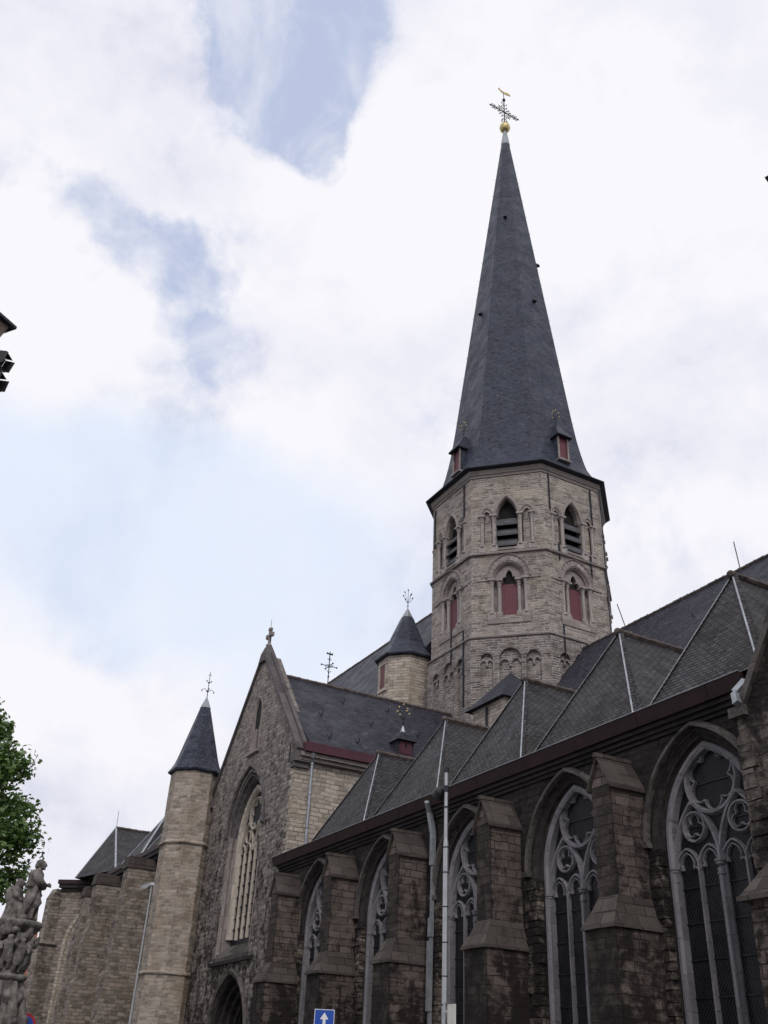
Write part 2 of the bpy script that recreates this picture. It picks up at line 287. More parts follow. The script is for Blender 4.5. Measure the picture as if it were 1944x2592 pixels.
def mat_leaf():
    m, t, b = new_mat('plane_tree_leaf'); n = N(t); pos = nd(t, 'ShaderNodeTexCoord').outputs['Object']
    g = nd(t, 'ShaderNodeNewGeometry')
    c = n.mix(n.rng(n.noise(pos, 6, 2), .3, .7), (.045, .095, .024), (.13, .22, .055)); c = n.mix(n.rng(n.noise(pos, 1.0, 2), .4, .7, 0, .5), c, (.16, .24, .07))
    t.links.new(c, b.inputs['Base Color']); setin(b, Roughness=.45)
    tr = nd(t, 'ShaderNodeBsdfTranslucent'); t.links.new(n.mix(.5, c, (.10, .22, .03)), tr.inputs[0])
    ms = nd(t, 'ShaderNodeMixShader'); ms.inputs[0].default_value = .22
    o = [x for x in t.nodes if x.type == 'OUTPUT_MATERIAL'][0]
    t.links.new(b.outputs[0], ms.inputs[1]); t.links.new(tr.outputs[0], ms.inputs[2]); t.links.new(ms.outputs[0], o.inputs[0])
    return m
M['leaf'] = mat_leaf()
def mat_brick():
    m, t, b = new_mat('red_brick'); n = N(t); uv = nd(t, 'ShaderNodeUVMap').outputs[0]
    br = nd(t, 'ShaderNodeTexBrick'); t.links.new(uv, br.inputs['Vector'])
    setin(br, Color1=(.26, .085, .055, 1), Color2=(.38, .14, .09, 1), Mortar=(.30, .22, .18, 1), Scale=1.0, Mortar_Size=.01, Brick_Width=.22, Row_Height=.07)
    t.links.new(n.mix(n.rng(n.noise(uv, .7, 4), .3, .7, 0, .4), br.outputs['Color'], (.20, .10, .07)), b.inputs['Base Color']); setin(b, Roughness=.9)
    return m
M['brick'] = mat_brick()
def mat_cobbles():
    m, t, b = new_mat('grey_setts'); n = N(t); pos = nd(t, 'ShaderNodeTexCoord').outputs['Object']
    br = nd(t, 'ShaderNodeTexBrick'); t.links.new(pos, br.inputs['Vector'])
    setin(br, Color1=(.11, .105, .10, 1), Color2=(.20, .19, .175, 1), Mortar=(.05, .045, .04, 1), Scale=1.0, Mortar_Size=.012, Brick_Width=.2, Row_Height=.13)
    t.links.new(n.mix(n.rng(n.noise(pos, .25, 5), .3, .7, 0, .5), br.outputs['Color'], (.09, .085, .08)), b.inputs['Base Color']); setin(b, Roughness=.85)
    t.links.new(n.bump(n.math('SUBTRACT', 1.0, br.outputs['Fac']), .015), b.inputs['Normal'])
    return m
M['cobbles'] = mat_cobbles()
M['asphalt'] = plain('asphalt', (.05, .05, .052), rough=.9, var=.3, scale=6, bump=.01)
M['paving'] = plain('paving_slabs', (.22, .21, .19), rough=.9, var=.25, scale=2, bump=.01)
M['render'] = plain('pale_house_render', (.46, .42, .35), rough=.9, var=.1, scale=1)

# ------------------------------------------------------------------ mesh helpers
class MB:
    def __init__(s): s.v = []; s.f = []; s.m = []
    def face(s, pts, mi=0):
        i = len(s.v); s.v += [Vector(p) for p in pts]; s.f.append(tuple(range(i, i+len(pts)))); s.m.append(mi); return s
    def mesh(s, pts, faces, mi=0):
        i = len(s.v); s.v += [Vector(p) for p in pts]
        for f in faces: s.f.append(tuple(i+k for k in f)); s.m.append(mi)
        return s
    def hexa(s, a, b, mi=0):          # a, b: two matching quads (bottom, top loops)
        k = len(a)
        s.mesh(list(a)+list(b), [tuple(reversed(range(k))), tuple(range(k, 2*k))]+[(i, (i+1) % k, k+(i+1) % k, k+i) for i in range(k)], mi); return s
    def box(s, x0, y0, z0, x1, y1, z1, mi=0):
        a = [(x0, y0, z0), (x1, y0, z0), (x1, y1, z0), (x0, y1, z0)]; b = [(p[0], p[1], z1) for p in a]
        return s.hexa(a, b, mi)
    def fbox(s, fr, a0, b0, c0, a1, b1, c1, mi=0):   # box in a frame
        p = [fr(a0, b0, c0), fr(a1, b0, c0), fr(a1, b0, c1), fr(a0, b0, c1)]; q = [fr(a0, b1, c0), fr(a1, b1, c0), fr(a1, b1, c1), fr(a0, b1, c1)]
        return s.hexa(p, q, mi)
    def beam(s, p, q, w, h, up=(0, 0, 1), mi=0, ofs=0.0):
        p, q = Vector(p), Vector(q); d = (q-p).normalized(); sd = d.cross(Vector(up)).normalized(); u = sd.cross(d).normalized()
        def ring(c): return [c+sd*(-w/2)+u*(ofs-h/2), c+sd*(w/2)+u*(ofs-h/2), c+sd*(w/2)+u*(ofs+h/2), c+sd*(-w/2)+u*(ofs+h/2)]
        return s.hexa(ring(p), ring(q), mi)
    def tube(s, pts, r, n=8, mi=0, cap=True):
        pts = [Vector(p) for p in pts]; rs = r if isinstance(r, (list, tuple)) else [r]*len(pts); base = len(s.v)
        for i, p in enumerate(pts):
            d = (pts[min(i+1, len(pts)-1)]-pts[max(i-1, 0)]).normalized()
            a = d.cross(Vector((0, 0, 1)));  a = a if a.length > .05 else d.cross(Vector((1, 0, 0))); a.normalize(); b = d.cross(a)
            for k in range(n):
                t = 2*math.pi*k/n; s.v.append(p+a*math.cos(t)*rs[i]+b*math.sin(t)*rs[i])
        for i in range(len(pts)-1):
            for k in range(n):
                s.f.append((base+i*n+k, base+i*n+(k+1) % n, base+(i+1)*n+(k+1) % n, base+(i+1)*n+k)); s.m.append(mi)
        if cap:
            s.f.append(tuple(base+k for k in range(n))); s.m.append(mi)
            s.f.append(tuple(base+(len(pts)-1)*n+k for k in reversed(range(n)))); s.m.append(mi)
        return s
    def lathe(s, c, prof, n=16, mi=0, axis=None, ph=0.0):   # prof [(r,z)...]
        c = Vector(c); base = len(s.v)
        for r, z in prof:
            for k in range(n):
                t = 2*math.pi*k/n+ph; s.v.append(c+Vector((r*math.cos(t), r*math.sin(t), z)))
        for i in range(len(prof)-1):
            for k in range(n):
                s.f.append((base+i*n+k, base+i*n+(k+1) % n, base+(i+1)*n+(k+1) % n, base+(i+1)*n+k)); s.m.append(mi)
        s.f.append(tuple(base+k for k in reversed(range(n)))); s.m.append(mi)
        s.f.append(tuple(base+(len(prof)-1)*n+k for k in range(n))); s.m.append(mi)
        return s
    def sphere(s, c, r, n=8, mi=0, sz=1.0):
        return s.lathe(c, [(max(.001, r*math.sin(math.pi*i/n)), -r*sz*math.cos(math.pi*i/n)) for i in range(n+1)], n*2, mi)
    def sweep(s, fr, path, prof, closed=False, mi=0):
        """path: (a,b) points in the frame plane; prof: (r,c) offset along the left normal, and height out of the plane"""
        P = [Vector((p[0], p[1])) for p in path]
        if closed and (P[0]-P[-1]).length < 1e-6: P = P[:-1]
        n = len(P); k = len(prof); base = len(s.v)
        for i, p in enumerate(P):
            if closed: a = P[i-1]; b = P[(i+1) % n]
            else: a = P[max(i-1, 0)]; b = P[min(i+1, n-1)]
            d1 = (p-a).normalized() if (p-a).length > 1e-7 else (b-p).normalized(); d2 = (b-p).normalized() if (b-p).length > 1e-7 else d1
            n1 = Vector((-d1.y, d1.x)); n2 = Vector((-d2.y, d2.x)); nn = n1+n2
            nn = nn.normalized() if nn.length > 1e-4 else n1
            sc = min(1/max(.35, nn.dot(n1)), 2.2)
            for r, c in prof:
                q = p+nn*(r*sc); s.v.append(fr(q.x, q.y, c))
        for i in range(n if closed else n-1):
            j = (i+1) % n
            for q in range(k):
                s.f.append((base+i*k+q, base+i*k+(q+1) % k, base+j*k+(q+1) % k, base+j*k+q)); s.m.append(mi)
        if not closed:
            s.f.append(tuple(base+q for q in range(k))); s.m.append(mi)
            s.f.append(tuple(base+(n-1)*k+q for q in reversed(range(k)))); s.m.append(mi)
        return s
    def wall(s, fr, outer, holes, cf, cb, mi=0, back=False, sides=True, reveal=True, rmi=None, splay=None):
        """flat wall with holes cut in it; holes get their reveals"""
        loops = [outer]+holes
        tri = tessellate_polygon([[Vector((p[0], p[1], 0)) for p in l] for l in loops])
        flat = [p for l in loops for p in l]
        s.mesh([fr(p[0], p[1], cf) for p in flat], [tuple(t) for t in tri], mi)
        if back: s.mesh([fr(p[0], p[1], cb) for p in flat], [tuple(t) for t in tri], mi)
        if sides:
            for i in range(len(outer)):
                p, q = outer[i], outer[(i+1) % len(outer)]; s.face([fr(*p, cf), fr(*q, cf), fr(*q, cb), fr(*p, cb)], mi)
        if reveal:
            for h in holes:
                for i in range(len(h)):
                    p, q = h[i], h[(i+1) % len(h)]
                    if (Vector(p)-Vector(q)).length < 1e-6: continue
                    s.face([fr(*p, cf), fr(*q, cf), fr(*q, cb), fr(*p, cb)], mi if rmi is None else rmi)
        return s
    def build(s, name, mats, parent=None, smooth=False, bevel=0.0, loc=None, kind=None, worn=0.0, grid=.22):
        me = bpy.data.meshes.new(name); me.from_pydata([tuple(p) for p in s.v], [], s.f); 
        mats = mats if isinstance(mats, (list, tuple)) else [mats]
        for m in mats: me.materials.append(m)
        me.polygons.foreach_set('material_index', s.m)
        if smooth: me.polygons.foreach_set('use_smooth', [True]*len(me.polygons))
        me.update()
        import bmesh
        bm = bmesh.new(); bm.from_mesh(me)
        bmesh.ops.remove_doubles(bm, verts=bm.verts, dist=.0004); bmesh.ops.recalc_face_normals(bm, faces=bm.faces)
        if worn:                                        # fine grid, so that arrises can be chipped and faces bowed
            for _ in range(7):
                ed = [e for e in bm.edges if e.calc_length() > grid*1.5]
                if not ed: break
                bmesh.ops.subdivide_edges(bm, edges=ed, cuts=1, use_grid_fill=True)
            if any(len(f.verts) > 4 for f in bm.faces): bmesh.ops.triangulate(bm, faces=[f for f in bm.faces if len(f.verts) > 4])
        bm.to_mesh(me); bm.free()
        uv = me.uv_layers.new(name='UVMap').data; vs = me.vertices
        for p in me.polygons:
            nn = p.normal
            if abs(nn.z) > .96: t = Vector((1, 0, 0)); b = Vector((0, 1, 0))
            else: t = Vector((0, 0, 1)).cross(nn).normalized(); b = nn.cross(t)
            of = round(nn.x*3.7+nn.y*1.9, 1)
            for li in p.loop_indices:
                co = vs[me.loops[li].vertex_index].co; uv[li].uv = (co.dot(t)+of, co.dot(b)+(0 if abs(nn.z) > .25 else 0))
        if worn:
            for v in me.vertices:
                k = noise.noise_vector(v.co*4.3)*.6+noise.noise_vector(v.co*11.0)*.6; v.co += k*worn
        o = bpy.data.objects.new(name, me); COL.objects.link(o)
        if parent: o.parent = parent
        if loc: o.location = loc
        if bevel:
            bv = o.modifiers.new('bevel', 'BEVEL'); bv.width = bevel; bv.segments = 1; bv.limit_method = 'ANGLE'; bv.angle_limit = rad(50)
        if kind: o['kind'] = kind
        return o
def frame(o, u, w, d):
    o, u, w, d = Vector(o), Vector(u), Vector(w), Vector(d)
    return lambda a, b, c: o+u*a+w*b+d*c
def wallframe(y, x0=0.0): return frame((x0, y, 0), (1, 0, 0), (0, 0, 1), (0, -1, 0))       # faces the street
def arch(cx, zs, a, h, n=12, legs=None, rnd=False):
    """pointed (or round) arch from left foot over the apex to right foot; legs = z of the bottom"""
    pts = []
    if rnd or abs(a-h) < 1e-3:
        pts = [(cx-a*math.cos(math.pi*i/(2*n)), zs+h*math.sin(math.pi*i/(2*n))) for i in range(2*n+1)]
    else:
        r = (a*a+h*h)/(2*a); t = math.asin(min(1, h/r))
        if h < a: t = math.asin(h/r)
        for i in range(n+1):
            q = t*i/n; pts.append((cx-a+r-r*math.cos(q), zs+r*math.sin(q)))
        pts += [(2*cx-x, z) for x, z in reversed(pts[:-1])]
    if legs is not None: pts = [(cx-a, legs)]+pts+[(cx+a, legs)]
    return pts
def rect_prof(r0, r1, c0, c1): return [(r0, c0), (r1, c0), (r1, c1), (r0, c1)]
def bar_prof(w, c0, c1): return [(-w/2, c0), (w/2, c0), (w/2, (c0+c1)/2), (w*.22, c1), (-w*.22, c1), (-w/2, (c0+c1)/2)]
def foils(cx, cz, R, n, k=None, ph=math.pi/2, m=7):
    """closed path of n lobes inside a circle of radius R"""
    k = k or (.42 if n > 4 else .5); rf = R*k; rc = R-rf
    half = math.pi/n; pts = []
    # angle on the lobe where it meets its neighbour
    s_ = rc*math.sin(half)/rf
    al = math.pi-math.asin(min(.999, s_))-half if s_ < 1 else math.pi/2
    al = math.pi - (math.asin(min(.999, s_)) - half) if False else al
    beta = math.acos(max(-1, min(1, (rc*math.cos(half)*math.cos(half) - rc + 0)/rf))) if s_ >= 1 else None
    # intersection point on the ray at angle `half`: distance q with |q*e - rc| = rf, inner solution kept outside the cusp
    c_ = rc*math.cos(half); dd = max(0, rf*rf-rc*rc+c_*c_); q = c_+math.sqrt(dd) if dd > 0 else c_
    qx, qy = q*math.cos(half), q*math.sin(half); ang = math.atan2(qy, qx-rc)
    for i in range(n):
        t0 = ph+2*math.pi*i/n
        for j in range(m+1):
            a = -ang+2*ang*j/m
            x = rc+rf*math.cos(a); y = rf*math.sin(a)
            pts.append((cx+x*math.cos(t0)-y*math.sin(t0), cz+x*math.sin(t0)+y*math.cos(t0)))
    return pts
def foil_ring(m, fr, cx, cz, R, n, k, w, c0, c1, ph=math.pi/2):
    pts = foils(cx, cz, R, n, k, ph); L_ = len(pts)//n
    for i in range(n): m.sweep(fr, pts[i*L_:(i+1)*L_], bar_prof(w, c0, c1))
def circle(cx, cz, r, n=28): return [(cx+r*math.cos(2*math.pi*i/n), cz+r*math.sin(2*math.pi*i/n)) for i in range(n)]
def empty(name, loc, label=None, cat=None, group=None):
    o = bpy.data.objects.new(name, None); COL.objects.link(o); o.location = loc; o.empty_display_size = .3
    if label: o['label'] = label; o['category'] = cat
    if group: o['group'] = group
    return o
def tag(o, label, cat, group=None):
    o['label'] = label; o['category'] = cat
    if group: o['group'] = group
    return o
def dup(o, parent, loc=None, rotz=None, label=None):
    c = o.copy(); COL.objects.link(c); c.parent = parent
    if loc is not None: c.location = loc
    if rotz is not None: c.rotation_euler = (0, 0, rotz)
    for ch in [x for x in KIDS.get(o.name, [])]:
        d = ch.copy(); COL.objects.link(d); d.parent = c
    if label: c['label'] = label
    return c
KIDS = {}
def kid(parent, o): KIDS.setdefault(parent.name, []).append(o); return o

# ================================================================== CHURCH
church = empty('church', (0, 0, 0), 'large grey stone church with octagonal crossing tower, tall slate spire and gabled transept', 'church')

# ---- south aisle -------------------------------------------------
WY = 14.0                      # wall face
fw = wallframe(WY)
WX = [-13.10, -17.03, -21.15, -25.50, -29.85]
BX = [-14.95, -19.15, -23.40, -27.42, -31.42]
SP, CAP = 5.95, 5.45      # springing, half width, rise
IN_A, IN_H = 1.24, 1.80
SILL = 1.55
def win_hole(cx, a=1.44, h=1.92): return arch(cx, SP, a, h, 10, legs=SILL)
mb = MB()
UP = 4.9
outer = [(-32.9, 0), (-11.6, 0), (-11.6, 8.3), (-32.9, 8.3)]
holes = [win_hole(x) for x in WX]
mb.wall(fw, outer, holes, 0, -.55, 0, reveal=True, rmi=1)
# broken pale stones beside the window jambs: rough facing, a few cm proud of the wall
rq = random.Random(3)
for x in WX:
    for sgn in (-1, 1):
        z = .2
        while z < 5.75:
            h = rq.uniform(.13, .24); w = rq.uniform(.24, .62); a0 = x+sgn*rq.uniform(1.24, 1.29)
            mb.fbox(fw, min(a0, a0+sgn*w), z, -.16, max(a0, a0+sgn*w), z+h-.015, rq.uniform(.012, .05), 2); z += h
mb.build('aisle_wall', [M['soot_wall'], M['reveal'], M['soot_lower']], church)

def tracery(fr, sp, a, h, sill, lights=4, w=.10, mat=None, c0=-.42, c1=-.26, k=1.0):
    """frame, mullions, sub-arches, circles; local x centred on 0"""
    t = MB()
    t.sweep(fr, arch(0, sp, a-.06, h-.08, 14, legs=sill), [(-.10, c0), (.075, c0), (.075, c1+.02), (.02, c1+.10), (-.04, c1+.10), (-.10, c1+.06)])
    hw = a-.10; zc = CAP
    t.sweep(fr, [(0, sill), (0, zc+.30)], bar_prof(w*1.45, c0, c1+.04))
    R = .63; zr = zc+1.55                              # big six-foil circle
    t.sweep(fr, circle(0, zr, R, 36), bar_prof(w*1.15, c0, c1+.03), closed=True)
    foil_ring(t, fr, 0, zr, R-.04, 6, .36, w*.48, c0+.03, c1-.01)
    for sx in (-1, 1):
        cx = sx*hw/2; q = hw/2
        t.sweep(fr, arch(cx, zc, q, 1.20, 12), bar_prof(w*1.05, c0, c1+.02))
        r2 = .27; z2 = zc+.74
        t.sweep(fr, circle(cx, z2, r2, 24), bar_prof(w*.75, c0, c1), closed=True)
        foil_ring(t, fr, cx, z2, r2-.03, 3, .5, w*.36, c0+.03, c1-.03)
        t.sweep(fr, [(cx, sill), (cx, zc+.14)], bar_prof(w*.85, c0, c1-.01))
        for s2 in (-1, 1):
            lx = cx+s2*q/2; p = q/2
            t.sweep(fr, arch(lx, zc-.02, p, p*1.35, 8), bar_prof(w*.6, c0+.01, c1-.02))
            # cusps: two inward curling points under each light head
            for s3 in (-1, 1):
                t.sweep(fr, [(lx+s3*p*.95, zc-.06), (lx+s3*p*.70, zc+.02), (lx+s3*p*.50, zc-.01)], bar_prof(w*.3, c0+.04, c1-.03))
                t.sweep(fr, [(lx+s3*p*.50, zc-.01), (lx+s3*p*.58, zc+.10), (lx+s3*p*.40, zc+.22), (lx, zc+.30)], bar_prof(w*.3, c0+.04, c1-.03))
        # capitals
    for x_ in (-hw-.0, 0, hw+.0):
        for zz, r_, hh in ((zc+.02, .105, .05), (zc-.03, .085, .05), (zc-.17, .065, .14), (zc-.21, .08, .035)):
            t.lathe(fr(x_, zz-hh/2, c1+.02), [(r_*.8, 0), (r_, hh*.4), (r_, hh)], 8)
        t.lathe(fr(x_, sill, c1+.03), [(.05, 0), (.05, zc-.2-sill)], 8)
    return t
# one window, then copies
wl = frame((0, WY, 0), (1, 0, 0), (0, 0, 1), (0, -1, 0))
tr = tracery(wl, SP, IN_A+.02, IN_H, SILL+.05, w=.10)
win0 = tr.build('aisle_window', M['tracery'], church); win0.location = (WX[0], 0, 0)
g = MB(); g.wall(wl, arch(0, SP, IN_A, IN_H, 12, legs=SILL), [], -.36, -.40, sides=False)
kid(win0, g.build('leaded_glass', M['glass'], win0))
for (x0, x1, z, t_) in [(-IN_A+.05, IN_A-.05, SILL+.45+.62*i, .022) for i in range(6)]+[(-.62, .62, 6.95, .025), (-.75, -.25, 6.19, .02), (.25, .75, 6.19, .02)]:
    b_ = MB(); b_.fbox(wl, x0, z, -.36, x1, z+t_, -.335); kid(win0, b_.build('saddle_bar', M['iron'], win0))
o_ = MB()                                           # dark stepped archivolt between wall and tracery
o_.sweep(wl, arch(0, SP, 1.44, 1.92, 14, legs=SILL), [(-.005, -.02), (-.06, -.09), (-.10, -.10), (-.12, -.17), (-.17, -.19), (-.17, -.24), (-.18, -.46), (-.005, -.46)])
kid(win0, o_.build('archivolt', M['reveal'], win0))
h_ = MB()
h_.sweep(wl, arch(0, SP+.02, 1.57, 2.06, 18), [(-.075, .002), (.055, .002), (.055, .055), (.0, .13), (-.06, .13), (-.075, .09)])
for s_ in (-1, 1): h_.fbox(wl, s_*1.56-.10, SP-.06, 0.001, s_*1.56+.10, SP+.05, .13)
kid(win0, h_.build('hood_mould', M['hood'], win0))
s_ = MB(); s_.hexa([wl(-1.45, SILL-.3, -.5), wl(1.45, SILL-.3, -.5), wl(1.45, SILL-.3, .06), wl(-1.45, SILL-.3, .06)], [wl(-1.45, SILL+.12, -.5), wl(1.45, SILL+.12, -.5), wl(1.45, SILL-.22, .06), wl(-1.45, SILL-.22, .06)])
kid(win0, s_.build('sill', M['butt_cap'], win0))
for x in WX[1:]: dup(win0, church, (x, 0, 0))

# ---- buttresses ---------------------------------------------------
def buttress():
    f = wallframe(0); m = MB()
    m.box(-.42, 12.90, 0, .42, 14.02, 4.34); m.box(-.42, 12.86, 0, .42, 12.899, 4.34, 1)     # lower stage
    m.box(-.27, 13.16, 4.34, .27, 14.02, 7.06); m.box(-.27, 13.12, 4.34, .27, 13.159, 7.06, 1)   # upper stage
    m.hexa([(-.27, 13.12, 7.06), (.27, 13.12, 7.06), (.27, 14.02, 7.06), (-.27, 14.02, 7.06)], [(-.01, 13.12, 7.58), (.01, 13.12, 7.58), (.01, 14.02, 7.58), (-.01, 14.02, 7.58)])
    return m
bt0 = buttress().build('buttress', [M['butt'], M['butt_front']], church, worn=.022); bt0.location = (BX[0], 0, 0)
m = MB()                                                      # tiled gablet with roll on the ridge
for s_ in (-1, 1):
    m.hexa([(s_*.35, 13.05, 6.97), (s_*.35, 14.0, 6.97), (0, 14.0, 7.62), (0, 13.05, 7.62)], [(s_*.36, 13.05, 7.03), (s_*.36, 14.0, 7.03), (0, 14.0, 7.68), (0, 13.05, 7.68)])
m.box(-.045, 13.02, 7.64, .045, 14.0, 7.72)
kid(bt0, m.build('gablet', M['butt_cap'], bt0, worn=.014))
m = MB()                                                      # splayed weathering in two courses
def frust(m, h0, y0, z0, h1, y1, z1): m.hexa([(-h0, y0, z0), (h0, y0, z0), (h0, 14.0, z0), (-h0, 14.0, z0)], [(-h1, y1, z1), (h1, y1, z1), (h1, 14.0, z1), (-h1, 14.0, z1)])
frust(m, .47, 12.79, 4.345, .47, 12.79, 4.40); frust(m, .465, 12.795, 4.402, .385, 12.93, 4.62); frust(m, .375, 12.94, 4.622, .275, 13.115, 4.95)
kid(bt0, m.build('weathering', M['butt_cap'], bt0, worn=.014))
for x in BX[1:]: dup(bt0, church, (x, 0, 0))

# ---- aisle eaves: mouldings and red gutter board -------------------
m = MB()
m.sweep(frame((0, 0, 0), (0, -1, 0), (0, 0, 1), (1, 0, 0)), [(-14.02, 8.12), (-13.98, 8.12)], rect_prof(0, .01, -32.9, -11.6)) if False else None
for (y, z0, z1) in ((13.94, 7.98, 8.06), (13.88, 8.062, 8.15), (13.80, 8.152, 8.24)): m.box(-33.1, y, z0, -11.55, 14.01, z1)
m.build('eaves_moulding', M['reveal'], church)
m = MB()
m.hexa([(-33.25, 13.72, 8.242), (-11.5, 13.72, 8.242), (-11.5, 14.3, 8.242), (-33.25, 14.3, 8.242)], [(-33.25, 13.62, 8.52), (-11.5, 13.62, 8.52), (-11.5, 14.3, 8.52), (-33.25, 14.3, 8.52)])
for k in range(11):                                            # board joints with their cover straps
    x = -32.1+k*1.97; m.hexa([(x, 13.714, 8.243), (x+.05, 13.714, 8.243), (x+.05, 13.74, 8.243), (x, 13.74, 8.243)], [(x, 13.612, 8.519), (x+.05, 13.612, 8.519), (x+.05, 13.64, 8.519), (x, 13.64, 8.519)])
m.build('gutter_board', M['gutter'], church, worn=.006, grid=.5)
m = MB(); m.box(-33.27, 13.60, 8.522, -11.5, 13.64, 8.532); m.build('gutter_edge', M['lead'], church)

# ---- hipped aisle roofs -------------------------------------------
def ridge_tiles(m, p, q, step=.40, r=.085, mi=0):
    p, q = Vector(p), Vector(q); n = max(1, int((q-p).length/step)); d = (q-p)/n; dn = d.normalized()
    rr = random.Random(int(p.x*10)+int(p.y*7))
    for i in range(n):
        a = p+d*i; b = p+d*(i+1); j = Vector((0, 0, rr.uniform(-.012, .012)))
        m.tube([a+j, b+j+Vector((0, 0, .008))], [r, r*.92], 6, mi)
        m.tube([b-dn*.05+j, b+dn*.02+j+Vector((0, 0, .012))], [r*1.08, r*1.14], 6, mi)
HX = [(-13.95, -11.10), (-17.87, -14.44), (-21.60, -18.39), (-25.90, -22.22), (-30.18, -26.42)]
ZE, AY, AZ = 8.53, 15.15, 11.38
for i, (xl, xr) in enumerate(HX):
    xc = (xl+xr)/2; m = MB(); Y0 = 13.72; YB = 22.4
    vl = HX[i+1][1] if i+1 < len(HX) else -30.9; vr = HX[i-1][0] if i > 0 else -10.6
    vl = (xl+vl)/2; vr = (xr+vr)/2
    A = (xc, AY, AZ); B = (xc, YB, AZ)
    m.face([(xl, Y0, ZE), (xr, Y0, ZE), A])
    m.face([(xr, Y0, ZE), (vr, Y0+.1, ZE), (vr, YB, ZE+.9), B, A])
    m.face([(xl, Y0, ZE), A, B, (vl, YB, ZE+.9), (vl, Y0+.1, ZE)])
    r_ = m.build('aisle_roof', M['slate_old'], church)
    h = MB()
    for x in (xl, xr):
        p, q = Vector((x, Y0, ZE)), Vector(A)
        if x == xl: h.beam(p, q, .07, .02, mi=1, ofs=.012); h.beam(p, q, .028, .032, mi=0, ofs=.022)
        else: h.beam(p, q, .045, .035, mi=0, ofs=.02)
    h.build('hip_roll', [M['lead'], M['slate_old']], r_)
    sl_ = MB(); rr = random.Random(i)                          # stepped slates left of the right-hand hip
    p, q = Vector((xr, Y0, ZE)), Vector(A); nst = 30
    for k in range(nst):
        c = p.lerp(q, (k+.4)/nst); dx = Vector((.09, .045, -.02)); t_ = (q-p).normalized()
        sl_.hexa([c+Vector((.02, .0, .045)), c+t_*.09+Vector((.02, 0, .045)), c+t_*.09+dx+Vector((0, 0, .06)), c+dx+Vector((0, 0, .06))], [c+Vector((.02, .0, .06)), c+t_*.09+Vector((.02, 0, .06)), c+t_*.09+dx+Vector((0, 0, .085)), c+dx+Vector((0, 0, .085))])
    sl_.build('hip_slates', M['slate_old'], r_)
    t = MB(); ridge_tiles(t, (xc, AY-.05, AZ+.02), (xc, YB, AZ+.02)); t.sphere((xc, AY-.05, AZ+.03), .095, 6)
    t.build('ridge_tiles', M['ridge'], r_)
    if i in (0, 1): MB().tube([(xc, AY+.3, AZ), (xc-.25 if i == 1 else xc-.03, AY+.25, AZ+.95)], .012, 5).build('lightning_rod', M['iron'], r_)

# ---- nave ----------------------------------------------------------
TX, TY = -37.28, 28.22
m = MB(); m.box(-33.0, 22.5, 0, 2.0, 34.0, 12.4); m.build('nave_wall', M['tower_low'], church)
m = MB(); zr, ze, ys = 19.9, 12.1, 22.1
m.hexa([(-32.9, ys, ze), (4, ys, ze), (4, 2*TY-ys, ze), (-32.9, 2*TY-ys, ze)], [(-32.9, TY-.01, zr), (4, TY-.01, zr), (4, TY+.01, zr), (-32.9, TY+.01, zr)])
nr = m.build('nave_roof', M['slate'], church)
t = MB(); ridge_tiles(t, (-32.6, TY, zr+.03), (4, TY, zr+.03)); t.build('ridge_tiles', M['ridge'], nr)
t = MB(); 
for x, y in ((-30.5, 26.5), (-27.2, 25.6), (-24.2, 26.7), (-29.0, 24.8)):
    z = ze+(y-ys)*(zr-ze)/(TY-ys); t = MB(); t.tube([(x, y, z), (x, y-.12, z+.02), (x, y-.15, z+.14)], .02, 5); t.build('roof_hook', M['iron'], nr)

